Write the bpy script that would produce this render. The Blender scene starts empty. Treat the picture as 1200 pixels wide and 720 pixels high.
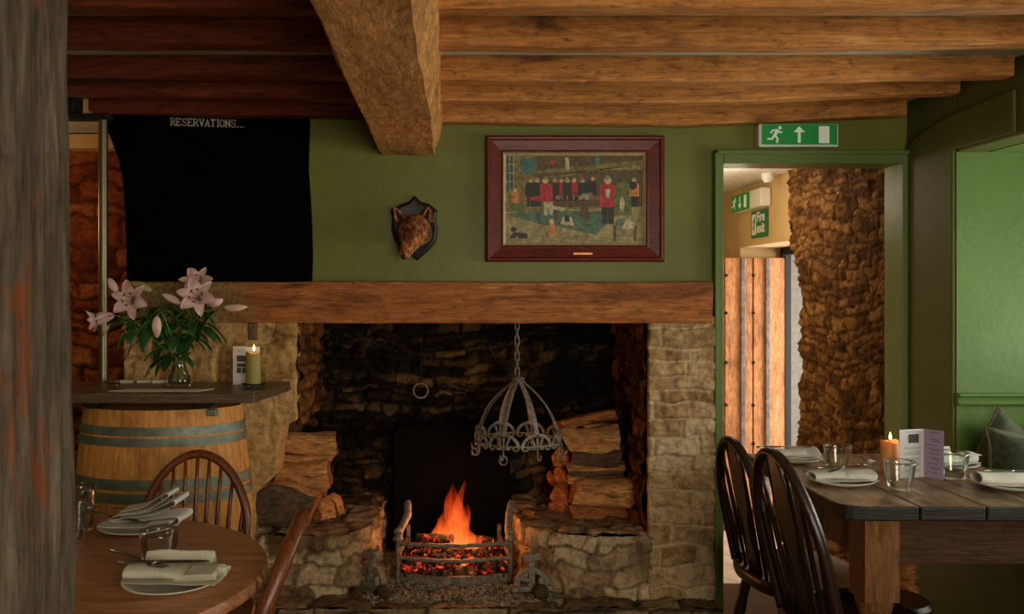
import bpy, math, random
import numpy as np
from mathutils import Vector, Matrix, noise, Euler
C = bpy.context.scene.collection
F = 1008.0; CX = 525.0; CY = 340.0; CH = 1.42
def P(px, py, d):
    return Vector(((px-CX)*d/F, d, CH-(py-CY)*d/F))
def lin(h):
    if isinstance(h, (tuple, list)): return tuple(h[:3])+(1,)
    h = h.lstrip('#'); o = []
    for i in (0, 2, 4):
        c = int(h[i:i+2], 16)/255
        o.append(c/12.92 if c <= .04045 else ((c+.055)/1.055)**2.4)
    return tuple(o)+(1,)
def nz(p, s=1.0, seed=0):
    return noise.noise(Vector((p[0]*s+seed*7.3, p[1]*s-seed*3.1, p[2]*s+seed*1.7)))
ORG = {}
# ------------------------------------------------------------------ materials
def newmat(name):
    m = bpy.data.materials.new(name); m.use_nodes = True
    nt = m.node_tree; b = nt.nodes['Principled BSDF']
    return m, nt, b
def L(nt, a, b): nt.links.new(a, b)
def node(nt, t, **kw):
    n = nt.nodes.new(t)
    for k, v in kw.items():
        if k.startswith('i_'): n.inputs[k[2:]].default_value = v
        else: setattr(n, k, v)
    return n
def ramp(nt, stops, fac=None, interp='LINEAR'):
    n = nt.nodes.new('ShaderNodeValToRGB'); r = n.color_ramp; r.interpolation = interp
    while len(r.elements) < len(stops): r.elements.new(.5)
    for e, (p, c) in zip(r.elements, stops): e.position = p; e.color = lin(c)
    if fac is not None: L(nt, fac, n.inputs[0])
    return n
def mixc(nt, fac, a, b, mode='MIX'):
    n = nt.nodes.new('ShaderNodeMix'); n.data_type = 'RGBA'; n.blend_type = mode
    for s, v in ((0, fac), (6, a), (7, b)):
        if hasattr(v, 'links'): L(nt, v, n.inputs[s])
        else: n.inputs[s].default_value = v
    return n.outputs[2]
def coords(nt, scale=(1, 1, 1), rot=(0, 0, 0)):
    t = nt.nodes.new('ShaderNodeTexCoord'); m = nt.nodes.new('ShaderNodeMapping')
    m.inputs['Scale'].default_value = scale; m.inputs['Rotation'].default_value = rot
    L(nt, t.outputs['Object'], m.inputs['Vector']); return m.outputs['Vector']
def noisen(nt, vec, scale=5, detail=6, rough=.6, dist=0):
    n = nt.nodes.new('ShaderNodeTexNoise'); n.inputs['Scale'].default_value = scale
    n.inputs['Detail'].default_value = detail; n.inputs['Roughness'].default_value = rough
    n.inputs['Distortion'].default_value = dist
    if vec is not None: L(nt, vec, n.inputs['Vector'])
    return n.outputs['Fac']
def bump(nt, b, h, strength=.4, dist=.004):
    n = nt.nodes.new('ShaderNodeBump'); n.inputs['Strength'].default_value = strength
    n.inputs['Distance'].default_value = dist; L(nt, h, n.inputs['Height']); L(nt, n.outputs[0], b.inputs['Normal'])
def plain(name, col, rough=.6, metal=0, nscale=30, namt=.12, bmp=.15, spec=.5):
    m, nt, b = newmat(name)
    v = coords(nt); f = noisen(nt, v, nscale)
    c = lin(col)
    d = tuple(x*(1-namt*1.8) for x in c[:3])+(1,); l = tuple(min(1, x*(1+namt*1.8)) for x in c[:3])+(1,)
    r = ramp(nt, [(.3, d[:3]), (.7, l[:3])], f)
    L(nt, r.outputs[0], b.inputs['Base Color']); b.inputs['Roughness'].default_value = rough
    b.inputs['Metallic'].default_value = metal; b.inputs['Specular IOR Level'].default_value = spec
    if bmp: bump(nt, b, f, bmp, .002)
    return m
def wood(name, cols, axis=0, gs=1.0, rough=.65, bmp=.5, blotch=.5, bscale=3.0, spec=.3, bcol=None, stretch=14, dist=1.2, thr=(.5, .68), fine=.85, pits=.7):
    m, nt, b = newmat(name)
    s = [1.0*gs*stretch]*3; s[axis] = gs*1.0
    v = coords(nt, tuple(s))
    f = noisen(nt, v, 2.2, 9, .62, dist)
    v2 = coords(nt, tuple(x*3.2 for x in s)); f2 = noisen(nt, v2, 3, 5, .6, .3)
    r = ramp(nt, [(.26, cols[0]), (.45, cols[1]), (.56, cols[1]), (.74, cols[2])], f)
    r2 = ramp(nt, [(.3, (.45, .45, .45)), (.66, (1.25, 1.25, 1.25))], f2)
    c = mixc(nt, fine, r.outputs[0], r2.outputs[0], 'MULTIPLY')
    sp_ = [34]*3; sp_[axis] = 13
    f4 = noisen(nt, coords(nt, tuple(sp_)), 1.6, 7, .75, .4)
    r4 = ramp(nt, [(.34, (.30, .27, .25)), (.46, (.92, .92, .92)), (.68, (1.25, 1.22, 1.18))], f4)
    c = mixc(nt, pits, c, r4.outputs[0], 'MULTIPLY')
    s3 = [bscale*1.6]*3; s3[axis] = bscale*.55
    f3 = noisen(nt, coords(nt, tuple(s3)), 1.0, 6, .65, .6)
    rr = ramp(nt, [(thr[0], (0, 0, 0)), (thr[1], (1, 1, 1))], f3)
    mm = nt.nodes.new('ShaderNodeMath'); mm.operation = 'MULTIPLY'; L(nt, rr.outputs[0], mm.inputs[0]); mm.inputs[1].default_value = blotch
    bc = lin(bcol) if bcol else tuple(x*.25 for x in lin(cols[0])[:3])+(1,)
    c = mixc(nt, mm.outputs[0], c, bc)
    L(nt, c, b.inputs['Base Color']); b.inputs['Roughness'].default_value = rough
    b.inputs['Specular IOR Level'].default_value = spec
    ad = nt.nodes.new('ShaderNodeMath'); ad.operation = 'ADD'; L(nt, f4, ad.inputs[0]); L(nt, f2, ad.inputs[1])
    bump(nt, b, ad.outputs[0], bmp, .006)
    return m
def stone(name, cols, mort, rough=.9, nscale=11, soot=None, sthr=(.4, .6), bmp=1.0, sscale=2.5, fine=38):
    m, nt, b = newmat(name)
    at = node(nt, 'ShaderNodeAttribute', attribute_name='tint'); am = node(nt, 'ShaderNodeAttribute', attribute_name='mort')
    v = coords(nt)
    n1 = noisen(nt, v, nscale, 8, .65, .4); n2 = noisen(nt, v, fine, 6, .7)
    a = nt.nodes.new('ShaderNodeMath'); a.operation = 'MULTIPLY_ADD'; L(nt, n1, a.inputs[0]); a.inputs[1].default_value = 1.0; 
    s = nt.nodes.new('ShaderNodeMath'); s.operation = 'SUBTRACT'; L(nt, at.outputs['Fac'], s.inputs[0]); s.inputs[1].default_value = .5
    L(nt, s.outputs[0], a.inputs[2])
    k = len(cols); r = ramp(nt, [(.12+.76*i/(k-1), c) for i, c in enumerate(cols)], a.outputs[0])
    r2 = ramp(nt, [(.32, (.38, .36, .34)), (.5, (1, 1, 1)), (.68, (1.35, 1.32, 1.28))], n2)
    c = mixc(nt, .85, r.outputs[0], r2.outputs[0], 'MULTIPLY')
    mc = mixc(nt, .75, lin(mort), r2.outputs[0], 'MULTIPLY')
    c = mixc(nt, am.outputs['Fac'], c, mc)
    if soot:
        n3 = noisen(nt, v, sscale, 6, .7, .5); rr = ramp(nt, [(sthr[0], (0, 0, 0)), (sthr[1], (1, 1, 1))], n3)
        c = mixc(nt, rr.outputs[0], c, lin(soot))
    L(nt, c, b.inputs['Base Color']); b.inputs['Roughness'].default_value = rough; b.inputs['Specular IOR Level'].default_value = .2
    ad = nt.nodes.new('ShaderNodeMath'); ad.operation = 'ADD'; L(nt, n1, ad.inputs[0]); L(nt, n2, ad.inputs[1])
    bump(nt, b, ad.outputs[0], bmp, .006)
    return m
def glassmat(name, tint=(.95, .97, .95), refl=1.0):
    m, nt, b = newmat(name); nt.nodes.remove(b)
    out = nt.nodes['Material Output']
    tr = nt.nodes.new('ShaderNodeBsdfTransparent'); tr.inputs[0].default_value = tint+(1,)
    gl = nt.nodes.new('ShaderNodeBsdfGlossy'); gl.inputs['Roughness'].default_value = .03; gl.inputs['Color'].default_value = (refl, refl, refl, 1)
    lw = nt.nodes.new('ShaderNodeLayerWeight'); lw.inputs['Blend'].default_value = .35
    r = ramp(nt, [(0, (.04, .04, .04)), (.75, (.25, .25, .25)), (1, (.75, .75, .75))], lw.outputs['Fresnel'])
    mx = nt.nodes.new('ShaderNodeMixShader'); L(nt, r.outputs[0], mx.inputs[0]); L(nt, tr.outputs[0], mx.inputs[1]); L(nt, gl.outputs[0], mx.inputs[2])
    L(nt, mx.outputs[0], out.inputs['Surface']); return m
def emis(name, col, s):
    m, nt, b = newmat(name); b.inputs['Base Color'].default_value = lin(col)
    b.inputs['Emission Color'].default_value = lin(col); b.inputs['Emission Strength'].default_value = s
    return m
# ------------------------------------------------------------------ geometry
class G:
    def __init__(s): s.v = []; s.f = []; s.m = []
    def add(s, vs, fs, m=0):
        o = len(s.v); s.v += [Vector(x) for x in vs]
        for i, f in enumerate(fs): s.f.append([a+o for a in f]); s.m.append(m[i] if isinstance(m, list) else m)
    def box(s, x0, x1, y0, y1, z0, z1, m=0):
        v = [(x, y, z) for x in (x0, x1) for y in (y0, y1) for z in (z0, z1)]
        s.add(v, [(0, 1, 3, 2), (4, 6, 7, 5), (0, 4, 5, 1), (2, 3, 7, 6), (0, 2, 6, 4), (1, 5, 7, 3)], m)
    def obox(s, c, size, R=None, m=0):
        g = G(); a, b, d = size; g.box(-a/2, a/2, -b/2, b/2, -d/2, d/2)
        R = R or Matrix.Identity(3)
        s.add([R @ p + Vector(c) for p in g.v], g.f, m)
    def tube(s, pts, rad, n=8, cap=True, m=0, flat=1.0, up=None, closed=False):
        pts = [Vector(p) for p in pts]; k = len(pts)
        if not isinstance(rad, (list, tuple)): rad = [rad]*k
        rings = []; prev = None
        for i, p in enumerate(pts):
            if closed: t = pts[(i+1) % k]-pts[(i-1) % k]
            else: t = pts[min(i+1, k-1)]-pts[max(i-1, 0)]
            t.normalize()
            if prev is None:
                a = Vector(up) if up else (Vector((0, 0, 1)) if abs(t.z) < .9 else Vector((1, 0, 0)))
                a = (a-t*a.dot(t)).normalized()
            else: a = (prev-t*prev.dot(t)).normalized()
            if up: 
                u = Vector(up); u = u-t*u.dot(t)
                if u.length > .1: a = u.normalized()
            prev = a; b = t.cross(a)
            rings.append([p+(a*math.cos(2*math.pi*j/n)*flat+b*math.sin(2*math.pi*j/n))*rad[i] for j in range(n)])
        s.loft(rings, cap and not closed, m, closed)
    def loft(s, rings, cap=True, m=0, closed=False):
        n = len(rings[0]); o = len(s.v); fs = []; ms = []
        for r in rings: s.v += [Vector(x) for x in r]
        K = len(rings)
        for i in range(K if closed else K-1):
            for j in range(n):
                a = o+i*n; b = o+((i+1) % K)*n
                s.f.append([a+j, a+(j+1) % n, b+(j+1) % n, b+j]); s.m.append(m[j] if isinstance(m, list) else m)
        if cap:
            cm = m[-1] if isinstance(m, list) else m
            s.f.append([o+j for j in range(n)][::-1]); s.m.append(cm)
            s.f.append([o+(K-1)*n+j for j in range(n)]); s.m.append(cm)
    def lathe(s, prof, c=(0, 0, 0), n=24, sx=1, sy=1, m=0, cap=True, R=None):
        rings = []
        for r, z in prof:
            ring = [Vector((r*sx*math.cos(2*math.pi*j/n), r*sy*math.sin(2*math.pi*j/n), z)) for j in range(n)]
            if R: ring = [R @ q for q in ring]
            rings.append([q+Vector(c) for q in ring])
        s.loft(rings, cap, m)
    def prism(s, poly, plane, a, b, m=0):
        def q(p, d):
            return {'XZ': (p[0], d, p[1]), 'XY': (p[0], p[1], d), 'YZ': (d, p[0], p[1])}[plane]
        s.loft([[q(p, a) for p in poly], [q(p, b) for p in poly]], True, m)
    def sphere(s, c, r, n=12, k=8, m=0, sc=(1, 1, 1), R=None):
        rings = []
        for i in range(k+1):
            t = math.pi*i/k; rr = max(math.sin(t), .01)
            ring = [Vector((rr*math.cos(2*math.pi*j/n)*sc[0], rr*math.sin(2*math.pi*j/n)*sc[1], -math.cos(t)*sc[2]))*r for j in range(n)]
            if R: ring = [R @ q for q in ring]
            rings.append([q+Vector(c) for q in ring])
        s.loft(rings, True, m)
    def noise(s, amp, fr, seed=0, start=0):
        for i in range(start, len(s.v)):
            p = s.v[i]; q = p*fr+Vector((seed*3.7, seed*1.3, -seed*2.1))
            s.v[i] = p+noise.noise_vector(q)*amp
    def xform(s, M):
        s.v = [M @ p for p in s.v]
    def build(s, name, mats, parent=None, smooth=False, bevel=0, local=False, solid=0, sub=0, seg=2, ang=None):
        me = bpy.data.meshes.new(name)
        off = ORG.get(parent.name, Vector()) if (parent and not local) else Vector()
        me.from_pydata([tuple(p-off) for p in s.v], [], s.f)
        if not isinstance(mats, (list, tuple)): mats = [mats]
        for x in mats: me.materials.append(x)
        for i, p in enumerate(me.polygons): p.material_index = s.m[i]; p.use_smooth = smooth
        import bmesh
        bm = bmesh.new(); bm.from_mesh(me); bmesh.ops.recalc_face_normals(bm, faces=bm.faces); bm.to_mesh(me); bm.free()
        me.update()
        if smooth and ang is not None:
            try: me.set_sharp_from_angle(angle=math.radians(ang))
            except Exception: pass
        o = bpy.data.objects.new(name, me); C.objects.link(o)
        if parent: o.parent = parent; ORG[o.name] = ORG.get(parent.name, Vector())
        else: ORG[o.name] = Vector()
        if solid: md = o.modifiers.new('Solid', 'SOLIDIFY'); md.thickness = solid; md.offset = 0
        if bevel: md = o.modifiers.new('Bevel', 'BEVEL'); md.width = bevel; md.segments = seg; md.limit_method = 'ANGLE'
        if sub: md = o.modifiers.new('Sub', 'SUBSURF'); md.levels = sub; md.render_levels = sub
        return o
def thing(name, label, cat, loc=(0, 0, 0), rz=0, group=None, kind=None):
    o = bpy.data.objects.new(name, None); C.objects.link(o); o.location = loc; o.rotation_euler = (0, 0, rz)
    o.empty_display_size = .05
    o['label'] = label; o['category'] = cat
    if group: o['group'] = group
    if kind: o['kind'] = kind
    ORG[o.name] = Vector(loc); return o
def tag(o, label=None, cat=None, group=None, kind=None):
    if label: o['label'] = label
    if cat: o['category'] = cat
    if group: o['group'] = group
    if kind: o['kind'] = kind
    return o
def copy_tree(o, parent=None):
    c = o.copy(); C.objects.link(c)
    if parent: c.parent = parent
    for ch in list(o.children): copy_tree(ch, c)
    return c
def rrect(w, h, r, n=4, k=3):
    """rounded rect outline, with k extra points on the sides"""
    pts = []
    for cx, cy, a0 in ((w/2-r, h/2-r, 0), (-w/2+r, h/2-r, 90), (-w/2+r, -h/2+r, 180), (w/2-r, -h/2+r, 270)):
        arc = [(cx+r*math.cos(math.radians(a0+90*i/n)), cy+r*math.sin(math.radians(a0+90*i/n))) for i in range(n+1)]
        if pts:
            a = pts[-1]; b = arc[0]
            pts += [(a[0]+(b[0]-a[0])*i/(k+1), a[1]+(b[1]-a[1])*i/(k+1)) for i in range(1, k+1)]
        pts += arc
    a = pts[-1]; b = pts[0]
    pts += [(a[0]+(b[0]-a[0])*i/(k+1), a[1]+(b[1]-a[1])*i/(k+1)) for i in range(1, k+1)]
    return pts
def hewn(g, ctrl, w, h, seg=40, amp=.006, fr=7, seed=0, r=.012, axis=0, m=0, pw=None):
    """rough hewn timber through control points (centre line); axis of length"""
    sec = rrect(w, h, r)
    ctrl = [Vector(c) for c in ctrl]; rings = []
    for i in range(seg+1):
        t = i/seg*(len(ctrl)-1); k = min(int(t), len(ctrl)-2); f = t-k; f2 = f*f*(3-2*f) if len(ctrl) > 2 else f
        c = ctrl[k].lerp(ctrl[k+1], f)
        c = ctrl[k]*(1-f)+ctrl[k+1]*f
        ring = []
        for u, v in sec:
            if axis == 0: p = c+Vector((0, u, v))
            elif axis == 1: p = c+Vector((u, 0, v))
            else: p = c+Vector((u, v, 0))
            st = [fr, fr, fr]; st[axis] *= .45
            q = Vector((p.x*st[0], p.y*st[1], p.z*st[2]))+Vector((seed*5.1, seed, seed*2.2))
            d = noise.noise_vector(q)*amp + noise.noise_vector(q*3.3)*amp*.4
            ring.append(p+d)
        rings.append(ring)
    g.loft(rings, True, m)
def masonry(name, O, U, V, w, h, mat, parent=None, cell=.009, ch=(.06, .11), sw=(.12, .3), depth=.018, rough=.006,
            seed=1, mask=None, warp=.012, edge=.014, stag=.05, big=0, smooth=True, flush=0.0, tv=.6, path=None, lim=None, liml=None):
    O = Vector(O); U = Vector(U).normalized(); V = Vector(V).normalized(); N = U.cross(V)
    if path:
        pp = [Vector((a, b, 0)) for a, b in path]
        for _ in range(3):
            q2 = [pp[0]]
            for a, b in zip(pp, pp[1:]): q2 += [a*.75+b*.25, a*.25+b*.75]
            q2.append(pp[-1]); pp = q2
        cum = [0]
        for a, b in zip(pp, pp[1:]): cum.append(cum[-1]+(b-a).length)
        w = cum[-1]
        def pos(u):
            u = min(max(u, 0), w-1e-6); i = 0
            while i < len(cum)-2 and cum[i+1] <= u: i += 1
            f = (u-cum[i])/max(cum[i+1]-cum[i], 1e-9); p = pp[i].lerp(pp[i+1], f)
            t = (pp[min(i+2, len(pp)-1)]-pp[max(i-1, 0)]).normalized()
            return p, Vector((t.y, -t.x, 0))
    rnd = random.Random(seed); rows = []; z = -.05
    while z < h+.1:
        c = rnd.uniform(*ch); xs = []; x = -rnd.uniform(0, sw[1])
        while x < w+.3:
            ww = rnd.uniform(*sw); xs.append((x, x+ww, rnd.random(), rnd.uniform(-1, 1), rnd.uniform(-.2, .2))); x += ww
        rows.append((z, z+c, xs)); z += c
    nu = max(2, int(w/cell)); nv = max(2, int(h/cell)); vs = []; tint = []; mort = []
    for j in range(nv+1):
        for i in range(nu+1):
            u = w*i/nu; v = h*j/nv; back = 0
            if lim and u > lim(v): back = u-lim(v); u = lim(v)
            if liml and u < liml(v): back = liml(v)-u; u = liml(v)
            q = Vector((u, v, seed*1.37))
            nv1 = noise.noise_vector(q*7)*warp*1.6+noise.noise_vector(q*22)*warp*.6
            uu = u+nv1.x; vv = v+nv1.y+noise.noise(q*2.0+Vector((9, 0, 0)))*stag
            t = .5; mm = 1.0; hh = 0
            for z0, z1, xs in rows:
                if z0 <= vv < z1:
                    for a, b, ti, off, sl in xs:
                        if a <= uu < b:
                            e = min(vv-z0, z1-vv, uu-a, b-uu)
                            s = max(0, min(1, (e-.002)/edge)); s = s*s*(3-2*s); s2=s**.5
                            hh = s2*depth*(1+.35*off)+s*sl*(uu-(a+b)/2)*.3; t = ti; mm = 1-min(1, s*2.2)
                            break
                    break
            f = noise.noise(q*30)*rough + noise.noise(q*75)*rough*.5 + noise.noise(q*11)*rough*1.4
            if flush:
                fl = noise.noise(q*3.1+Vector((4, 4, 4)))+flush
                if fl > 0: k = min(1, fl*4); hh = hh*(1-k)+depth*.95*k; mm = mm*(1-k)+k*1.0
            if path:
                pq, N = pos(u); vs.append(O+pq+V*v+N*(hh+f))
            else: vs.append(O+U*u+V*v+N*((hh+f) if not back else max(hh,.006)*.5+f*.5-back))
            tint.append(.5+(t-.5)*tv); mort.append(mm)
    fs = []
    for j in range(nv):
        for i in range(nu):
            if mask and not mask(w*(i+.5)/nu, h*(j+.5)/nv): continue
            a = j*(nu+1)+i; fs.append([a, a+1, a+nu+2, a+nu+1])
    me = bpy.data.meshes.new(name); off = ORG.get(parent.name, Vector()) if parent else Vector()
    me.from_pydata([tuple(p-off) for p in vs], [], fs); me.materials.append(mat)
    a = me.attributes.new('tint', 'FLOAT', 'POINT'); a.data.foreach_set('value', tint)
    a = me.attributes.new('mort', 'FLOAT', 'POINT'); a.data.foreach_set('value', mort)
    for p in me.polygons: p.use_smooth = smooth
    me.update(); o = bpy.data.objects.new(name, me); C.objects.link(o)
    if parent: o.parent = parent
    ORG[o.name] = off; return o
# ================================================================== materials used
M = {}
def green_paint(name, col, var=.12):
    m, nt, b = newmat(name); v = coords(nt)
    n1 = noisen(nt, v, 1.6, 5, .6, .3); n2 = noisen(nt, v, 14, 6, .6); n3 = noisen(nt, v, 60, 4, .6)
    c = lin(col); r = ramp(nt, [(.35, tuple(x*(1-var) for x in c[:3])), (.65, tuple(x*(1+var) for x in c[:3]))], n1)
    L(nt, r.outputs[0], b.inputs['Base Color']); b.inputs['Roughness'].default_value = .45
    b.inputs['Specular IOR Level'].default_value = .35
    ad = nt.nodes.new('ShaderNodeMath'); ad.operation = 'MULTIPLY_ADD'; L(nt, n3, ad.inputs[0]); ad.inputs[1].default_value = .25; L(nt, n2, ad.inputs[2])
    bump(nt, b, ad.outputs[0], .35, .006); return m
M['green'] = green_paint('green_wall_paint', '#70762f')
M['green2'] = green_paint('green_gloss_paint', '#667c40', .08)
M['greenR'] = green_paint('green_alcove_paint', '#628040', .08)
M['cream'] = plain('cream_plaster', '#cdb07c', .9, nscale=6, namt=.06, bmp=.3)
M['plaster'] = plain('ceiling_plaster', '#b9b9a4', .95, nscale=8, namt=.08)
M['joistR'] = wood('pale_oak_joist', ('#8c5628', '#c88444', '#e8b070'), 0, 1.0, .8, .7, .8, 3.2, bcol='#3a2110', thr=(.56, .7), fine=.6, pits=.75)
M['joistL'] = wood('dark_oak_joist', ('#3a170a', '#722f12', '#9a4a1d'), 0, 1.0, .6, .8, .75, 3.2, bcol='#150804', thr=(.5, .7))  # darker, redder oak for the joists left of the main beam
M['mainbeam'] = wood('hewn_oak_beam', ('#a8703a', '#dc9c58', '#f0bc7a'), 1, 1.6, .8, .9, .7, 5, bcol='#6a4220', stretch=4, fine=.6, pits=.75, dist=2.5, thr=(.52, .75))
M['mantel'] = wood('oak_mantel', ('#6e3c1a', '#b8703a', '#dc9c60'), 0, 1.0, .7, .7, .75, 3.4, bcol='#3a1e0e', thr=(.54, .68), fine=.75)
M['post'] = wood('weathered_post', ('#1c1612', '#66594a', '#8d7d66'), 2, 1.0, .85, 1.0, .9, 7, bcol='#8a4a26', thr=(.57, .66), stretch=9, dist=.8, fine=.9, pits=.5)
M['tabletop'] = wood('polished_oak_top', ('#844e2c', '#b87c50', '#dca878'), 0, 1.3, .36, .2, .4, 2.5, spec=.5, thr=(.55, .8), pits=.25)
M['oldtop'] = wood('old_pine_top', ('#6a4a30', '#a88060', '#d0a888'), 1, 1.2, .38, .4, .8, 4.5, spec=.5, bcol='#1d140e', thr=(.5, .66))
M['oldwood'] = wood('old_pine_frame', ('#26160b', '#4c3019', '#6a4626'), 0, 1.4, .55, .5, .6, 3, bcol='#1a0f08')
M['oldleg'] = wood('old_pine_leg', ('#3c2210', '#8a5c32', '#ac7c4a'), 2, 1.6, .5, .6, .3, 2, dist=4.5, stretch=8, pits=.3)
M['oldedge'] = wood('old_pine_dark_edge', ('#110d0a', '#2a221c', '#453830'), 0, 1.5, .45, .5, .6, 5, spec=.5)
M['chair'] = wood('chair_wood', ('#3c1a0c', '#7a3e1e', '#9c5a30'), 2, 2.5, .3, .15, .3, 4, spec=.6)
M['chairdark'] = wood('dark_chair_wood', ('#140b07', '#2e1a10', '#4c2e1c'), 2, 2.5, .28, .15, .3, 4, spec=.6)
M['barrel'] = wood('barrel_oak', ('#c47c40', '#f2a85a', '#fcc274'), 2, .9, .55, .3, .7, 4.2, bcol='#6a3a1a', thr=(.56, .72), stretch=9, fine=.5, pits=.35)
M['hoop'] = plain('galvanised_hoop', '#8a9285', .55, .6, 18, .2)
M['board'] = wood('barrel_board', ('#3c2c1e', '#6f5840', '#94795a'), 0, 1.4, .35, .4, .5, 4, spec=.5)
M['doorwood'] = wood('plank_door_wood', ('#96582e', '#cf8b56', '#e8b284'), 2, 1.4, .6, .4, .6, 4, bcol='#66371c')
M['framewood'] = wood('mahogany_frame', ('#45130c', '#6e2214', '#8a3320'), 0, 2.0, .35, .1, .3, 3, spec=.5)
M['shield'] = wood('shield_wood', ('#120905', '#1e0f09', '#2c1810'), 2, 2.0, .5, .1, .2, 3, spec=.5)
M['split'] = wood('split_log_face', ('#8a5024', '#dc9c5c', '#f8d098'), 0, 1.5, .8, 1.0, .8, 8, bcol='#4a2812', stretch=7, dist=2.2, thr=(.57, .66), fine=1)
M['splitred'] = wood('old_split_face', ('#6c3616', '#b87240', '#dca470'), 0, 1.6, .8, 1.0, .8, 8, bcol='#2e160a', stretch=6, dist=2, thr=(.54, .64), fine=1)
M['bark'] = wood('log_bark', ('#33261a', '#655241', '#8a765c'), 0, 3.0, .95, 1.2, .6, 9, bcol='#8a4a28', stretch=3, thr=(.55, .65))
M['white'] = plain('white_paint', '#dcd8cc', .6)
M['china'] = plain('white_china', '#d8d6c8', .18, namt=.01, bmp=0)
M['linen'] = plain('white_linen', '#e4e2da', .9, nscale=160, namt=.04, bmp=.25)
M['linen2'] = plain('cream_linen', '#d6d2bc', .9, nscale=160, namt=.05, bmp=.25)
M['steel'] = plain('cutlery_steel', '#a8a8a4', .2, 1, 30, .05, 0)
M['chrome'] = plain('brushed_pole_metal', '#8a8068', .4, 1, 30, .05, 0)
M['iron'] = plain('wrought_iron', '#8c8476', .6, .35, 60, .3, .6)
M['ironD'] = plain('black_iron', '#232120', .6, .4, 60, .3, .5)
M['ironF'] = plain('fireback_iron', '#070605', .9, .0, 60, .45, 1.0, .1)
M['grate'] = plain('grate_iron', '#86796a', .6, .4, 50, .3, .6)
M['black'] = plain('blackboard_paint', '#030303', .7, nscale=3, namt=.4, bmp=.1, spec=.03)
M['chalk'] = plain('chalk_lettering', '#cfc8b4', .9)
M['exitgreen'] = emis('exit_sign_green', '#0b8f3c', .09)
M['exitwhite'] = emis('exit_sign_white', '#e6eadc', .12)
M['fireexit'] = plain('fire_exit_green', '#0e7448', .4, namt=.02, bmp=0)
M['signwhite'] = plain('sign_white', '#e8e8e0', .4, namt=.02, bmp=0)
M['candle'] = plain('olive_candle_wax', '#a39a50', .5, namt=.05); M['candle'].node_tree.nodes['Principled BSDF'].inputs['Subsurface Weight'].default_value = .3
M['candleO'] = plain('orange_candle_wax', '#d69a58', .5, namt=.05); M['candleO'].node_tree.nodes['Principled BSDF'].inputs['Subsurface Weight'].default_value = .4
M['flame'] = emis('candle_flame', '#ffc060', 12)
M['glass'] = glassmat('clear_glass')
M['paper'] = plain('menu_paper', '#d9d3d3', .7, namt=.02, bmp=0)
M['lilac'] = plain('menu_lilac_paper', '#a18cab', .7, namt=.03, bmp=0)
M['ink'] = plain('menu_ink', '#4c4450', .8, bmp=0)
M['inkpale'] = plain('menu_pale_ink', '#8b8490', .8, bmp=0)
M['leaf'] = plain('lily_leaf', '#2f5a24', .45, nscale=12, namt=.25, bmp=.2)
M['stem'] = plain('lily_stem', '#5c8038', .5, namt=.15)
M['budgreen'] = plain('lily_bud_green', '#a39a58', .5, nscale=20, namt=.25)
def petalmat(name, a, bb):
    m, nt, b = newmat(name); v = coords(nt, (1, 1, 1)); f = noisen(nt, v, 18, 4, .5)
    r = ramp(nt, [(.35, a), (.65, bb)], f); L(nt, r.outputs[0], b.inputs['Base Color']); b.inputs['Roughness'].default_value = .5
    b.inputs['Subsurface Weight'].default_value = .1; return m
M['petal'] = petalmat('lily_petal', '#e8aca6', '#f6d8cc')
M['petalpale'] = petalmat('pale_lily_petal', '#e6c0a8', '#eed8c4')
M['anther'] = plain('lily_anther', '#5a1f14', .8)
M['stone_pier'] = stone('limestone_pier', ('#94744e', '#bf9e70', '#d0b088', '#dcc4a0'), '#ccb48e', soot='#8a6c48', sthr=(.58, .8), sscale=14)
M['stone_left'] = stone('limewashed_wall', ('#9a7646', '#c8a066', '#d6b078', '#ac8650'), '#cea66c', soot='#6e5030', sthr=(.55, .72), sscale=6)
M['stone_ledge'] = stone('ledge_stone', ('#6c5238', '#a88a64', '#c0a47e', '#d2ba96'), '#806a4c', soot='#3a2a1a', sthr=(.52, .72), sscale=6)
M['stone_soot'] = stone('sooty_rubble', ('#0e0a06', '#2c2012', '#574426', '#7a623c'), '#0c0906', soot='#080604', sthr=(.44, .58), sscale=3.6)
M['stone_reveal'] = stone('scorched_reveal', ('#2a180a', '#6c4319', '#8c5c26', '#4a2c12'), '#3c240e', soot='#120a05', sthr=(.5, .66), sscale=5)
M['stone_red'] = stone('red_lit_stone', ('#4a2412', '#7e3f1e', '#93512c', '#a8683c'), '#5a2f18')
M['stone_lobby'] = stone('rubble_lobby_wall', ('#34200e', '#6a4624', '#8a6234', '#a87c4a'), '#4a2e14', nscale=18, soot='#2c180a', sthr=(.58, .74), sscale=7)
M['hearthstone'] = stone('hearth_stone', ('#54442e', '#7a664a', '#988260', '#a8946e'), '#3a2e20')
M['ash'] = None
def ashmat():
    m, nt, b = newmat('wood_ash'); v = coords(nt); a = noisen(nt, v, 70, 6, .75); c = noisen(nt, v, 14, 6, .7)
    r = ramp(nt, [(.36, '#2a2420'), (.47, '#8a7c68'), (.6, '#d0c4ac')], a); r2 = ramp(nt, [(.35, '#2e2720'), (.6, '#ffffff')], c)
    L(nt, mixc(nt, .7, r.outputs[0], r2.outputs[0], 'MULTIPLY'), b.inputs['Base Color']); b.inputs['Roughness'].default_value = 1
    bump(nt, b, a, .8, .006); return m
M['ash'] = ashmat()
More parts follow.
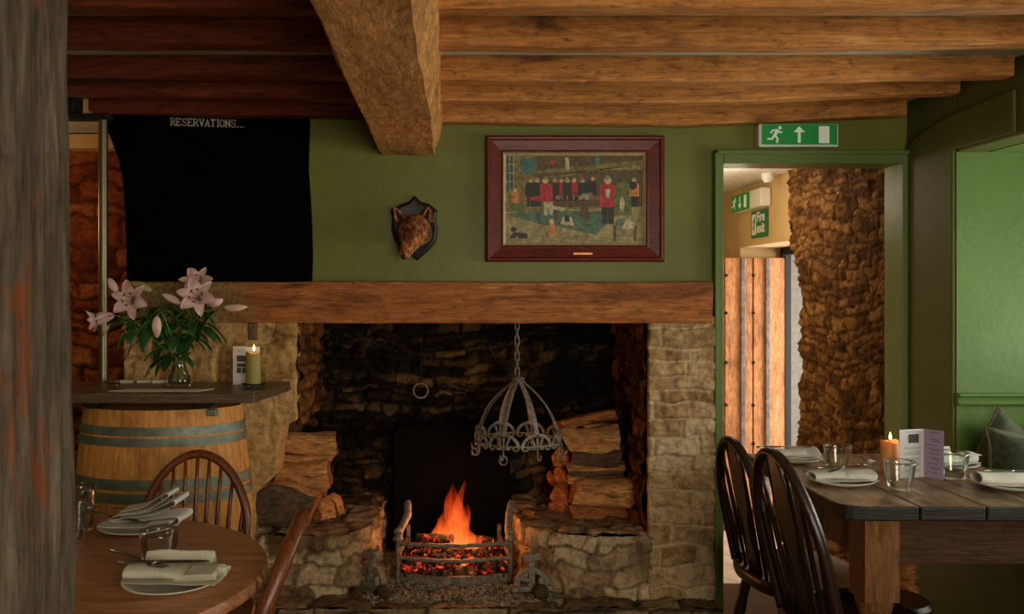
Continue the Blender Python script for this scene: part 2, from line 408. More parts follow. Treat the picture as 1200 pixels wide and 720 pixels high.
def embermat():
    m, nt, b = newmat('glowing_embers'); v = coords(nt); a = noisen(nt, v, 26, 5, .7, .5)
    r = ramp(nt, [(.53, '#000000'), (.60, '#a01c08'), (.70, '#ff7a3a')], a)
    b.inputs['Base Color'].default_value = (.03, .025, .02, 1); L(nt, r.outputs[0], b.inputs['Emission Color'])
    b.inputs['Emission Strength'].default_value = 1.6; b.inputs['Roughness'].default_value = 1; bump(nt, b, a, .8, .01); return m
M['ember'] = embermat()
def flamemat():
    m, nt, b = newmat('open_flame'); nt.nodes.remove(b); out = nt.nodes['Material Output']
    t = nt.nodes.new('ShaderNodeTexCoord'); sp = nt.nodes.new('ShaderNodeSeparateXYZ'); L(nt, t.outputs['Generated'], sp.inputs[0])
    r = ramp(nt, [(0, '#ff9a48'), (.3, '#ff7a30'), (.6, '#f0501c'), (1, '#a81e0a')], sp.outputs[2])
    v = coords(nt, (26, 26, 7)); n = noisen(nt, v, 1, 5, .6, .6)
    em = nt.nodes.new('ShaderNodeEmission'); em.inputs[1].default_value = 1.35; L(nt, r.outputs[0], em.inputs[0])
    tr = nt.nodes.new('ShaderNodeBsdfTransparent')
    lw = nt.nodes.new('ShaderNodeLayerWeight'); lw.inputs['Blend'].default_value = .4
    f1 = ramp(nt, [(.0, (.62, .62, .62)), (.75, (.0, .0, .0))], lw.outputs['Facing'])
    f2 = ramp(nt, [(.36, (.12, .12, .12)), (.6, (1, 1, 1))], n)
    hz = ramp(nt, [(0, (1, 1, 1)), (.55, (.8, .8, .8)), (1, (.1, .1, .1))], sp.outputs[2])
    a = nt.nodes.new('ShaderNodeMath'); a.operation = 'MULTIPLY'; L(nt, f1.outputs[0], a.inputs[0]); L(nt, f2.outputs[0], a.inputs[1])
    a2 = nt.nodes.new('ShaderNodeMath'); a2.operation = 'MULTIPLY'; L(nt, a.outputs[0], a2.inputs[0]); L(nt, hz.outputs[0], a2.inputs[1])
    mx = nt.nodes.new('ShaderNodeMixShader'); L(nt, a2.outputs[0], mx.inputs[0]); L(nt, tr.outputs[0], mx.inputs[1]); L(nt, em.outputs[0], mx.inputs[2])
    L(nt, mx.outputs[0], out.inputs['Surface']); return m
M['fire'] = flamemat()
M['floor'] = wood('floor_boards', ('#2c2018', '#54402e', '#75604a'), 1, 1.0, .5, .3, .4, 2)
M['lobbyfloor'] = plain('lobby_flagstone', '#b8a28c', .6, nscale=7, namt=.15)
def velvet():
    m, nt, b = newmat('moss_velvet'); v = coords(nt); n = noisen(nt, v, 60, 6, .7); n2 = noisen(nt, v, 7, 4, .5)
    r = ramp(nt, [(.35, '#20251a'), (.6, '#3c4430'), (.75, '#6a7050')], n); L(nt, r.outputs[0], b.inputs['Base Color'])
    b.inputs['Roughness'].default_value = .85; b.inputs['Sheen Weight'].default_value = .6; b.inputs['Sheen Tint'].default_value = lin('#a8b890')
    bump(nt, b, n, .6, .004); return m
M['velvet'] = velvet()
M['velvetgrey'] = plain('grey_green_velvet', '#4c5544', .8, nscale=40, namt=.12, bmp=.3)
M['pinkfab'] = plain('pale_patterned_fabric', '#b9a98f', .85, nscale=22, namt=.25, bmp=.3)
M['piping'] = plain('cushion_piping', '#6b5a44', .8)
M['fur'] = None
def fur():
    m, nt, b = newmat('fox_fur'); v = coords(nt, (1, 1, .4)); n = noisen(nt, v, 90, 5, .7, .4); n2 = noisen(nt, coords(nt), 11, 5, .6)
    r = ramp(nt, [(.36, '#5a240c'), (.5, '#b0602a'), (.62, '#e0a060')], n); r2 = ramp(nt, [(.38, (.25, .2, .16)), (.5, (1.1, 1.1, 1.1))], n2)
    L(nt, mixc(nt, .9, r.outputs[0], r2.outputs[0], 'MULTIPLY'), b.inputs['Base Color']); b.inputs['Roughness'].default_value = .75; bump(nt, b, n, 1.0, .01); return m
M['fur'] = fur()
M['furpale'] = plain('fox_pale_fur', '#b98a58', .8, nscale=60, namt=.3, bmp=.8)
M['furdark'] = plain('fox_dark_fur', '#1c0d07', .8, nscale=60, namt=.3, bmp=.6)
M['eye'] = plain('glass_eye', '#140a04', .1, bmp=0)

# ================================================================== setting
XW = 1.92; ZC = 2.207; YB = 3.6
def st(o): o['kind'] = 'structure'; return o
g = G(); g.box(-3.3, XW, -1.4, 4.16, -.15, 0); st(g.build('floor', M['floor']))
g = G(); g.box(-3.3, 2.3, -1.4, 6.3, ZC, ZC+.1); st(g.build('ceiling', M['plaster']))
# lobby ceiling, floor
g = G(); g.box(1.11, 2.35, 4.16, 6.3, -.25, -.15); st(g.build('floor_lobby', M['lobbyfloor']))
g = G(); g.box(1.11, XW+.01, 3.725, 6.2, 2.09, 2.2); st(g.build('ceiling_lobby', M['white']))
# back wall (chimney breast above the mantel and door wall)
le = [(125, 130), (126, 150), (134, 172), (141, 190), (145, 215), (147, 245), (149, 290), (149, 345)]
edge = [((p[0]-CX)/280, CH-(p[1]-CY)/280) for p in le]
poly = [(1.11, ZC), (1.11, 1.40)] + [(edge[-1][0], 1.40)] + [(x, min(z, ZC)) for x, z in reversed(edge)] + [(edge[0][0], ZC)]
g = G(); g.prism(poly, 'XZ', YB, YB+.09)
g.box(1.11, XW, YB, YB+.11, 1.955, ZC); g.box(1.892, XW, YB, YB+.11, 0, 1.955)
g.box(1.06, 1.137, YB+.02, YB+.11, 0, 1.955)
st(g.build('wall_back', M['green']))
# right wall with alcove opening
Y0, Y1, ZB, ZT = 1.75, 3.253, .52, 1.942
g = G(); g.box(XW, XW+.12, -1.4, Y0-.1, 0, ZC); g.box(XW, XW+.12, Y1+.1, YB+.12, 0, ZC); g.box(XW, XW+.12, Y1, Y1+.1, 0, ZC); g.box(XW, XW+.12, Y0-.1, Y0, 0, ZC)
g.box(XW, XW+.12, Y0, Y1, 0, ZB); g.box(XW, XW+.12, Y0, Y1, ZT, ZC)
M['greenShade'] = green_paint('green_wall_shaded', '#5a5f26'); M['greenShade'].node_tree.nodes['Principled BSDF'].inputs['Roughness'].default_value = .6  # the same wall green, darkened to put this wall's shade into its colour
st(g.build('wall_right', M['greenShade'], bevel=.006)); g = G()
g.box(XW+.002, 2.75, Y1-.002, Y1+.1, ZB+.001, ZT-.001); g.box(XW+.002, 2.75, Y0-.1, Y0+.002, ZB+.001, ZT-.001)
g.box(XW+.121, 2.75, Y0, Y1, ZT-.002, ZT+.1); g.box(XW+.121, 2.75, Y0, Y1, ZB-.1, ZB)
g.box(2.65, 2.75, Y0, Y1, ZB, .95); g.box(2.65, 2.75, Y0, Y1, 1.87, ZT)
st(g.build('wall_alcove', M['greenR']))
# thicker lower skin of the right wall with its sloping ledge
g = G(); g.prism([(YB+.0, 0), (YB, 2.0), (3.51, 2.045), (3.3, 2.085), (2.95, 2.10), (2.9, 2.10), (2.9, 1.95), (Y1, 1.95), (Y1, ZB), (1.5, ZB), (1.5, 0)], 'YZ', XW-.014, XW)
st(g.build('trim_wall_skin', M['greenShade'], bevel=.008))
# dado moulding on the alcove cheek
g = G()
prof = [(0, 0), (.022, .0), (.028, .008), (.02, .016), (.024, .03), (.034, .036), (.034, .046), (0, .046)]
g.loft([[Vector((x, Y1-a, .985+b)) for a, b in prof] for x in (XW-.004, 2.64)], True)
st(g.build('trim_moulding', M['greenR'], bevel=.002))
g = G(); g.box(XW+.001, 2.66, Y0, Y1-.002, ZB, ZB+.03); st(g.build('trim_window_seat', M['greenR'], bevel=.004))
# window in the alcove
w = thing('window_1', 'sash window in the green alcove', 'window', (2.66, 2.5, .95), kind='structure')
g = G()
for a, b, c, d in ((Y0, Y0+.06, .95, 1.87), (Y1-.06, Y1, .95, 1.87), (Y0, Y1, .95, 1.01), (Y0, Y1, 1.81, 1.87), (2.48, 2.52, .95, 1.87), (Y0, Y1, 1.4, 1.43)):
    g.box(2.66, 2.71, a, b, c, d)
g.build('window_frame', M['white'], w)
g = G(); g.box(2.68, 2.685, Y0+.06, Y1-.06, 1.01, 1.81); g.build('window_pane', M['glass'], w)
for k in ('category', 'label'): del w[k]
# left wall, front wall behind the camera with a window
g = G(); g.box(-3.4, -3.3, -1.4, 5, 0, ZC); st(g.build('wall_left', M['green']))
g = G(); g.box(-3.3, .2, -1.5, -1.4, 0, ZC); g.box(1.7, XW, -1.5, -1.4, 0, ZC); g.box(.2, 1.7, -1.5, -1.4, 0, .8); g.box(.2, 1.7, -1.5, -1.4, 1.9, ZC)
st(g.build('wall_front', M['green']))
# door frame
t = G()
t.box(1.108, 1.143, 3.565, YB+.12, 0, 1.99); t.box(1.886, XW-.001, 3.565, YB+.12, 0, 1.99); t.box(1.143, 1.886, 3.565, YB+.12, 1.945, 1.99)
t.box(1.104, 1.12, 3.555, 3.566, 0, 2.0); t.box(1.104, XW-.001, 3.555, 3.566, 1.982, 2.0)
st(t.build('door_1', M['green2'], bevel=.004))
# lobby walls
XL = 1.93
g = G(); g.box(XL+.005, XL+.3, 3.72, 4.60, -.15, 2.2); g.box(XL+.005, XL+.3, 4.60, 5.7, 1.70, 2.2); g.box(XL+.005, XL+.3, 5.7, 6.2, -.15, 2.2)
st(g.build('wall_lobby', M['cream'], bevel=.006))
g = G(); g.box(1.0, 2.3, 6.2, 6.3, -.15, 2.2); g.box(1.01, 1.11, 3.9, 6.2, -.15, 2.2); st(g.build('wall_lobby_end', M['cream']))
lob = st(masonry('wall_lobby_stone', (XL-.01, 4.95, -.15), (0, -1, 0), (0, 0, 1), 1.225, 2.24, M['stone_lobby'], cell=.011, ch=(.03, .07), sw=(.04, .14), depth=.009, rough=.013, seed=5, warp=.02, edge=.014, stag=.1,
   liml=lambda v: (.27 if v < 1.6 else .27-.16*min(1, (v-1.6)/.3))+.03*noise.noise(Vector((v*9, 3, 1)))+.02*noise.noise(Vector((v*30, 3, 1)))))
# white reveal and frame of the outer doorway
g = G(); g.box(2.20, 2.26, 4.605, 4.65, -.15, 1.699); g.box(2.20, 2.26, 5.66, 5.699, -.15, 1.699); g.box(2.20, 2.26, 4.65, 5.66, 1.65, 1.699)
st(g.build('door_2', M['ironD'], bevel=.003))
g = G(); g.box(2.3, 2.9, 5.9, 6.0, -.3, 3); st(g.build('wall_outside', plain('outside_render', '#77726a', .9)))
# left passage: stone wall beyond the chimney breast
st(masonry('wall_passage_stone', (-2.35, 4.42, 0), (1, 0, 0), (0, 0, 1), 1.05, 2.15, M['stone_red'], cell=.011, ch=(.05, .12), sw=(.1, .28), depth=.03, rough=.014, seed=9, warp=.025, edge=.02, stag=.1))
g = G(); g.box(-3.3, -.8, 4.45, 4.55, 0, ZC); st(g.build('wall_passage', M['cream']))
g = G(); g.box(-3.2, -1.34, 4.3, 4.45, 2.13, 2.2); st(g.build('trim_passage_plaster', M['cream']))

# ================================================================== timber
jg = 'ceiling joists'
def joist(name, pts, mat, label, seed):
    g = G(); d = pts[0][2]
    ctrl = []
    for px, py, dd in pts:
        p = P(px, py, dd); ctrl.append(Vector((p.x, dd+.035, p.z+.047)))
    hewn(g, ctrl, .072, .094, 70, .005, 6, seed, .008, 0)
    o = g.build(name, mat, smooth=True, ang=35); tag(o, label, 'beam', jg); return o
R = [('B', [(508, 54, 2.467), (800, 55, 2.467), (1304, 50, 2.467)], 'front second', 1), ('C', [(514, 93, 2.88), (800, 97, 2.88), (1190, 88, 2.88)], '', 2),
     ('D', [(516, 118, 3.19), (800, 121, 3.19), (1125, 108, 3.19)], '', 3)]
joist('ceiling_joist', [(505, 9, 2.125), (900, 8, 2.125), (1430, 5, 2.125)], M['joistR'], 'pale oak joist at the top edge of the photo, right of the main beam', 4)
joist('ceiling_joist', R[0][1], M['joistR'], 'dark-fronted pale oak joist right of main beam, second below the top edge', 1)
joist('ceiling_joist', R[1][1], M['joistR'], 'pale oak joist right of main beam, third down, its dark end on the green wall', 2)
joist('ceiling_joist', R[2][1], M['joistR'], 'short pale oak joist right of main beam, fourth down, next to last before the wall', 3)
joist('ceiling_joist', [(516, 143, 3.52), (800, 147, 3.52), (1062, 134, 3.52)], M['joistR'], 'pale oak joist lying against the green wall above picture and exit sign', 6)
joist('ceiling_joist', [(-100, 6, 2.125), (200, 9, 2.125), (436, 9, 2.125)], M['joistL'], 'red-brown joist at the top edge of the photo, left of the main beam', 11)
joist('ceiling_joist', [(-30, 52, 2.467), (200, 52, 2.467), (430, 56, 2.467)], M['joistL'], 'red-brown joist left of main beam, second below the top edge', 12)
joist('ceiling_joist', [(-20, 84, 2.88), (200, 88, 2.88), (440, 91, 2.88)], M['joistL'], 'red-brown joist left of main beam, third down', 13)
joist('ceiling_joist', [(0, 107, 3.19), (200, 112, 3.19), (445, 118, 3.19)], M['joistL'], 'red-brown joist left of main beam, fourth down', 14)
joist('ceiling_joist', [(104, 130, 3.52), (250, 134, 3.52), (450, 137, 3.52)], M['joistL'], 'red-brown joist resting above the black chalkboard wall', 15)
# main beam
g = G(); rings = []
for i in range(61):
    t = i/60; y = .2+(YB-.2)*t
    cham = .03+.018*math.exp(-((y-1.95)/.5)**2); xl = -.286+.018*(1-t); xr = -.026
    sec = []
    def seg(a, b, n): return [(a[0]+(b[0]-a[0])*k/n, a[1]+(b[1]-a[1])*k/n) for k in range(n)]
    z0 = 1.98+.004*math.sin(t*9); z1 = ZC+.01
    sec = seg((xl, z1), (xl-.004, z0+.03), 6)+seg((xl-.004, z0+.03), (xl+.012, z0), 2)+seg((xl+.012, z0), (xr-cham, z0), 12)+seg((xr-cham, z0), (xr, z0+.11+.0*cham), 4)+seg((xr, z0+.11), (xr, z1), 5)+seg((xr, z1), (xl, z1), 3)
    ring = []
    for x, z in sec:
        q = Vector((x*9, y*4, z*9)); d = noise.noise_vector(q)*.006+noise.noise_vector(q*3.5)*.004
        ring.append(Vector((x, y, z))+Vector((d.x, 0, d.z)))
    rings.append(ring)
g.loft(rings); o = g.build('main_ceiling_beam', M['mainbeam'], smooth=True, ang=35)
tag(o, 'massive hewn oak beam running from the camera to the green wall', 'beam')
# mantel beam
def mantelmat():
    m = M['mantel']; nt = m.node_tree; b = nt.nodes['Principled BSDF']
    src = b.inputs['Base Color'].links[0].from_socket
    t = nt.nodes.new('ShaderNodeTexCoord'); sp = nt.nodes.new('ShaderNodeSeparateXYZ'); L(nt, t.outputs['Object'], sp.inputs[0])
    n = noisen(nt, coords(nt), 7, 7, .7, .5)
    a = nt.nodes.new('ShaderNodeMath'); a.operation = 'MULTIPLY_ADD'; L(nt, sp.outputs[0], a.inputs[0]); a.inputs[1].default_value = -1.2; 
    a.inputs[2].default_value = -1.36
    s = nt.nodes.new('ShaderNodeMath'); s.operation = 'ADD'; L(nt, a.outputs[0], s.inputs[0]); L(nt, n, s.inputs[1])
    r = ramp(nt, [(.05, (0, 0, 0)), (.3, (.85, .85, .85))], s.outputs[0])
    n2 = noisen(nt, coords(nt), 60, 5, .7); r2 = ramp(nt, [(.4, '#5c4a2c'), (.55, '#93804f')], n2)
    L(nt, mixc(nt, r.outputs[0], src, r2.outputs[0]), b.inputs['Base Color'])
mantelmat()
g = G(); hewn(g, [((-1.336), 3.60, 1.369), (-.3, 3.60, 1.368), (1.088, 3.60, 1.368)], .13, .17, 110, .005, 7, 3, .007, 0)
o = g.build('mantel_beam', M['mantel'], smooth=True, ang=35); tag(o, 'long oak beam forming the mantel over the stone fireplace', 'mantel')
# foreground post
g = G(); hewn(g, [(-.602, 1.076, 0), (-.606, 1.076, 1.1), (-.609, 1.076, 1.6), (-.611, 1.076, ZC+.02)], .20, .15, 130, .006, 10, 7, .008, 2)
for k, (yy, ww) in enumerate(((1.025, .010), (1.06, .006), (1.095, .007), (1.13, .006))):
    hewn(g, [(-.516, yy, 0), (-.511+.002*k, yy+.004, 1.1), (-.517, yy-.003, ZC)], .02, ww*2.4, 90, .005, 9, 20+k, .002, 2)
o = g.build('timber_post', M['post'], smooth=True, ang=35); tag(o, 'weathered grey timber post in the left foreground', 'post')
# chrome pole
t = thing('metal_pole', 'thin shiny metal pole standing behind the barrel', 'pole', (-1.393, 3.475, 0))
g = G(); g.tube([(-1.393, 3.475, 0), (-1.393, 3.475, 2.12)], .0185, 20); g.build('pole_tube', M['chrome'], t, smooth=True, ang=40)
g = G(); g.lathe([(.045, 0), (.045, .008), (.022, .02)], (-1.393, 3.475, 0), 20); g.build('pole_flange', M['chrome'], t, smooth=True, ang=40)
g = G(); g.box(-1.75, -1.36, 3.45, 3.5, 2.105, 2.13); g.box(-1.80, -1.505, 3.46, 3.55, 2.13, ZC-.001)
tag(g.build('ceiling_bracket', M['ironD'], bevel=.003), 'dark iron bracket at the top of the metal pole', 'bracket')

# ================================================================== chalkboard wall panel with lettering
cb = thing('chalkboard', 'black painted chalkboard on the wall headed RESERVATIONS...', 'chalkboard', ((250-CX)/280, YB, 1.47))
re = [(364, 132), (363, 160), (362, 200), (364, 225), (366, 262), (367, 300), (366, 331)]
pe = [((x-CX)/280, CH-(y-CY)/280) for x, y in le[:-1]+[(149, 331)]]+[((x-CX)/280, CH-(y-CY)/280) for x, y in reversed(re)]
g = G(); g.prism(pe, 'XZ', YB-.008, YB-.0005); g.build('board_panel', M['black'], cb)
LET = {'R': [[(0, 0), (0, 6)], [(0, 6), (2.2, 6), (3, 5.2), (3, 4), (2.2, 3.2), (0, 3.2)], [(1.6, 3.2), (3.2, 0)], [(-.6, 0), (.7, 0)], [(2.8, 0), (3.7, 0)], [(-.6, 6), (0, 6)]],
 'E': [[(0, 0), (0, 6)], [(-.5, 6), (3, 6), (3, 5.1)], [(0, 3.1), (2, 3.1)], [(-.5, 0), (3.1, 0), (3.1, .9)]],
 'S': [[(3, 4.8), (3, 5.6), (2, 6), (1, 6), (.1, 5.2), (.1, 4), (1, 3.3), (2.2, 2.8), (3, 2), (3, .9), (2.1, 0), (.9, 0), (0, .5), (0, 1.3)]],
 'V': [[(0, 6), (1.7, 0), (3.4, 6)], [(-.5, 6), (.6, 6)], [(2.8, 6), (3.9, 6)]],
 'A': [[(0, 0), (1.7, 6), (3.4, 0)], [(.6, 2), (2.8, 2)], [(-.5, 0), (.6, 0)], [(2.8, 0), (3.9, 0)]],
 'T': [[(1.6, 0), (1.6, 6)], [(0, 5.2), (0, 6), (3.3, 6), (3.3, 5.2)], [(1, 0), (2.2, 0)]],
 'I': [[(1, 0), (1, 6)], [(.3, 0), (1.7, 0)], [(.3, 6), (1.7, 6)]],
 'O': [[(1.7, 6), (.5, 5.4), (0, 4), (0, 2), (.5, .6), (1.7, 0), (2.9, .6), (3.4, 2), (3.4, 4), (2.9, 5.4), (1.7, 6)]],
 'N': [[(0, 0), (0, 6), (3.2, 0), (3.2, 6)], [(-.5, 0), (.6, 0)], [(2.7, 6), (3.7, 6)], [(-.4, 6), (0, 6)]], '.': [[(0, 0), (.3, .3)]]}
ADV = {'I': 3.0, '.': 2.4}
def strokes(g, txt, x0, z0, unit, y, th, slope=0):
    x = 0
    for ch in txt:
        for pl in LET[ch]:
            for a, b in zip(pl, pl[1:]):
                A = Vector((x0+(x+a[0])*unit, y, z0+a[1]*unit+slope*(x+a[0])*unit)); B = Vector((x0+(x+b[0])*unit, y, z0+b[1]*unit+slope*(x+b[0])*unit))
                d = B-A; e = d.normalized()*th*.4; A -= e; B += e; n = Vector((-d.z, 0, d.x)).normalized()*th/2
                o = Vector((0, .0012, 0)); g.add([A+n, B+n, B-n, A-n, A+n+o, B+n+o, B-n+o, A-n+o], [(0, 1, 2, 3), (4, 7, 6, 5), (0, 4, 5, 1), (1, 5, 6, 2), (2, 6, 7, 3), (3, 7, 4, 0)])
        x += ADV.get(ch, 4.9)
    return x
g = G(); unit = .268/52.5*.95
strokes(g, 'RESERVATIONS...', (201.5-CX)/280, CH-(147.3-CY)/280, unit, YB-.0095, .0042, -.03)
g.build('chalk_lettering', M['chalk'], cb)
# ================================================================== fireplace
fp = thing('fireplace', 'large open stone fireplace with raised hearth under the oak mantel', 'fireplace', (.1, 3.6, 0))
masonry('stone_pier', (.799, 3.575, .12), (1, 0, 0), (0, 0, 1), .306, 1.19, M['stone_pier'], fp, cell=.0055, ch=(.05, .085), sw=(.10, .30), depth=.013, rough=.0075, seed=3, warp=.011, edge=.010, stag=.025, liml=lambda v: .034+.007*noise.noise(Vector((v*20, 1, 1))))
masonry('pier_reveal', (.836, 4.3, .12), (0, -1, 0), (0, 0, 1), .70, 1.3, M['stone_reveal'], fp, cell=.011, ch=(.07, .13), sw=(.08, .2), depth=.016, rough=.012, seed=4, warp=.02, edge=.02)
def llim(v):
    n = .012*noise.noise(Vector((v*14, 2, 2)))
    if v < .57: lim = -.80
    elif v < .64: lim = -.80+(v-.57)/.07*.075
    elif v < .85: lim = -.725+(v-.64)/.21*.04
    elif v < .88: lim = -.685+(v-.85)/.03*.055
    else: lim = -.63
    return lim+n+1.345
masonry('chimney_wall', (-1.345, 3.585, 0), (1, 0, 0), (0, 0, 1), .80, 1.44, M['stone_left'], fp, cell=.007, ch=(.10, .20), sw=(.12, .3), depth=.014, rough=.008, seed=11, warp=.02, edge=.015, stag=.1, flush=.12, lim=llim)
masonry('jamb_reveal', (-.633, 3.59, .85), (0, 1, 0), (0, 0, 1), .72, .6, M['stone_reveal'], fp, cell=.011, ch=(.05, .1), sw=(.08, .2), depth=.016, rough=.014, seed=14, warp=.02, edge=.02)
g = G(); g.prism([(-1.34, 0), (-.81, 0), (-.81, .57), (-.735, .64), (-.70, .85), (-.645, .88), (-.645, 1.39), (-1.34, 1.39)], 'XZ', 3.61, 4.32)
g.box(.85, 1.0, 3.61, 4.32, 0, 1.39); g.box(1.0, 1.10, 3.61, 3.88, 0, 1.39); g.box(-.85, .9, 4.32, 4.4, 0, 1.5); g.box(-1.34, 1.0, 3.70, 4.4, 1.45, 1.55)
g.build('masonry_core', M['stone_ledge'], fp)
masonry('back_wall', (-.86, 4.28, .1), (1, 0, 0), (0, 0, 1), 1.72, 1.4, M['stone_soot'], fp, cell=.010, ch=(.025, .07), sw=(.06, .2), depth=.03, rough=.012, seed=21, warp=.025, edge=.014, stag=.12)
def ledge(nm, path, plan, seed):
    masonry(nm, (0, 0, .10), (1, 0, 0), (0, 0, 1), 1, .30, M['stone_ledge'], fp, tv=.9, cell=.007, ch=(.045, .12), sw=(.07, .24), depth=.020, rough=.010, seed=seed, warp=.03, edge=.012, path=path, stag=.12, flush=-.12)
def inpoly(x, y, poly):
    c = False; j = len(poly)-1
    for i in range(len(poly)):
        xi, yi = poly[i]; xj, yj = poly[j]
        if (yi > y) != (yj > y) and x < (xj-xi)*(y-yi)/(yj-yi)+xi: c = not c
        j = i
    return c
def top(nm, plan, z, seed, mat=None, **kw):
    x0 = min(p[0] for p in plan); x1 = max(p[0] for p in plan); y0 = min(p[1] for p in plan); y1 = max(p[1] for p in plan)
    a = dict(cell=.010, ch=(.2, .3), sw=(.15, .35), depth=.014, rough=.007, seed=seed, warp=.03, edge=.03); a.update(kw)
    return masonry(nm, (x0, y0, z), (1, 0, 0), (0, 1, 0), x1-x0, y1-y0, mat or M['stone_ledge'], fp, mask=lambda u, v: inpoly(x0+u, y0+v, plan), **a)
pr = [(.33, 4.3), (.32, 3.95), (.35, 3.72), (.47, 3.60), (.60, 3.575), (.845, 3.575)]
ledge('log_ledge', pr, None, 31); top('ledge_top', [(.31, 4.3), (.30, 3.95), (.33, 3.72), (.46, 3.585), (.60, 3.56), (.85, 3.56), (.85, 4.3)], .392, 32)
pl = [(-.87, 3.585), (-.50, 3.585), (-.41, 3.62), (-.35, 3.75), (-.33, 3.95), (-.33, 4.3)]
ledge('log_ledge', pl, None, 33); top('ledge_top', [(-.87, 3.57), (-.50, 3.565), (-.39, 3.61), (-.33, 3.75), (-.31, 3.95), (-.31, 4.3), (-.87, 4.3)], .392, 34)
# raised hearth
masonry('hearth_kerb', (-.95, 3.455, 0), (1, 0, 0), (0, 0, 1), 2.055, .145, M['hearthstone'], fp, cell=.009, ch=(.16, .17), sw=(.15, .35), depth=.02, rough=.008, seed=41, warp=.012, edge=.02)
top('hearth_slab', [(-.95, 3.44), (1.10, 3.44), (1.10, 4.3), (-.95, 4.3)], .132, 43, M['hearthstone'], cell=.012)
# soot blackened fireback
g = G(); g.prism([(-.262, .15), (.30, .15), (.30, .73), (.26, .768), (-.22, .768), (-.262, .73)], 'XZ', 4.14, 4.17)
g.noise(.003, 12, 3); fb = g.build('fireback', M['ironF'], bevel=.004); tag(fb, 'black iron fireback plate standing behind the fire', 'fireback')
# ash
def ash():
    vs = []; fs = []; nx, ny = 170, 110
    for j in range(ny+1):
        for i in range(nx+1):
            x = -.45+.98*i/nx; y = 3.475+.66*j/ny; e = min(1, (i/nx)*8, (1-i/nx)*8, (j/ny)*9)
            q = Vector((x, y, 0)); z = .150+.03*math.exp(-((x-.03)/.3)**2-((y-3.85)/.2)**2)+e*(.012*noise.noise(q*9)+.010*noise.noise(q*30)+.009*noise.noise(q*75)+.006)-.012*(1-e)
            vs.append((x, y, z))
    for j in range(ny):
        for i in range(nx):
            a = j*(nx+1)+i; fs.append((a, a+1, a+nx+2, a+nx+1))
    g = G(); g.add(vs, fs); rnd = random.Random(5)
    for k in range(420):
        x = rnd.gauss(.04, .2); y = rnd.uniform(3.49, 3.75)
        if not -.38 < x < .47: continue
        r = rnd.uniform(.003, .011); g.sphere((x, y, .157+r*.3), r, 5, 4, 0, (1.2, 1, .8))
    o = g.build('ash_bed', M['ash'], smooth=True); tag(o, 'grey wood ash and cinders spread over the hearth under the grate', 'ash', kind='stuff')
ash()
# grate
YG = 3.70
gt = thing('fire_grate', 'wrought iron fire grate holding the burning fire', 'grate', (.024, 3.82, .15))
xl, xr = -.215, .268
for s, x in ((-1, xl), (1, xr)):
    g = G(); g.tube([(x, YG, .165), (x, YG, .34)], .0135, 10, flat=.8); g.build('grate_post', M['grate'], gt, smooth=True, ang=50)
    g = G(); g.lathe([(.006, .335), (.022, .342), (.023, .352), (.012, .362), (.019, .374), (.018, .386), (.008, .398)], (x, YG, 0), 14); g.build('finial_knob', M['grate'], gt, smooth=True)
    g = G(); pts = [(x+s*.0-.0, YG+.02, .33), (x+.006*-s, YG+.05, .37), (x-.018*s+.02, YG+.09, .43), (x-.012*s+.025, YG+.12, .47), (x-.012*s+.025, YG+.125, .485)]
    g.tube(pts, [.016, .015, .017, .016, .009], 8, flat=.55, up=(0, 1, 0)); g.build('side_arm', M['grate'], gt, smooth=True, ang=50)
    g = G(); g.tube([(x, YG, .21), (x-s*.03, 4.0, .21)], .009, 6); g.tube([(x, YG, .275), (x-s*.03, 4.0, .275)], .009, 6); g.tube([(x-s*.03, 4.0, .17), (x-s*.03, 4.0, .33)], .010, 6)
    g.build('side_bars', M['grate'], gt, smooth=True, ang=50)
for z, bow in ((.330, .018), (.268, .03)):
    g = G(); pts = [(xl+(xr-xl)*t/16, YG-bow*math.sin(math.pi*t/16), z-.006*math.sin(math.pi*t/16)+.002*math.sin(t*1.9)) for t in range(17)]
    g.tube(pts, .0095, 8); g.build('front_rail', M['grate'], gt, smooth=True, ang=50)
g = G(); rings = []
for t in range(21):
    x = xl+(xr-xl)*t/20; y = YG-.05*math.sin(math.pi*t/20); h = .018*(1-abs(t-10)/10)
    rings.append([Vector((x, y, .205-.004)), Vector((x, y+.012, .205-.004)), Vector((x, y+.012, .166-h*1.6)), Vector((x, y, .166-h*1.6))])
g.loft(rings); g.noise(.0015, 25, 2); g.build('ash_bar', M['grate'], gt, smooth=True, ang=40)
g = G()
for t in range(9): x = xl+.03+(xr-xl-.06)*t/8; g.tube([(x, YG-.02, .195), (x, 4.0, .20)], .007, 6)
g.build('floor_bars', M['ironD'], gt, smooth=True, ang=50)
# embers and burning wood
rnd = random.Random(8); g = G()
for k in range(170):
    x = rnd.uniform(-.19, .24); y = rnd.uniform(3.69, 3.95); z = .215+rnd.uniform(0, .07)*(1-abs(x-.02)/.3)
    r = rnd.uniform(.012, .026); n0 = len(g.v); g.sphere((x, y, z), r, 7, 5, 0, (1.2, 1, .8), Euler((rnd.random()*3, rnd.random()*3, 0)).to_matrix()); g.noise(.006, 40, k, n0)
o = g.build('embers', M['ember'], smooth=False); tag(o, 'heap of glowing embers lying in the fire grate', 'embers', kind='stuff')
for i, (a, b, r, lab) in enumerate((((-.14, 3.86, .305), (.02, 3.80, .318), .022, 'charred short log lying left on top of the embers'), ((.02, 3.90, .30), (.20, 3.84, .295), .02, 'charred log lying right on top of the embers'))):
    g = G(); pts = [Vector(a).lerp(Vector(b), t/8) for t in range(9)]; g.tube(pts, r, 9); g.noise(.008, 25, i)
    tag(g.build('burning_log', M['ember'], smooth=True), lab, 'log')
fl = thing('fire_flames', 'orange flames rising from the grate', 'fire', (.03, 3.85, .28))
rnd = random.Random(4)
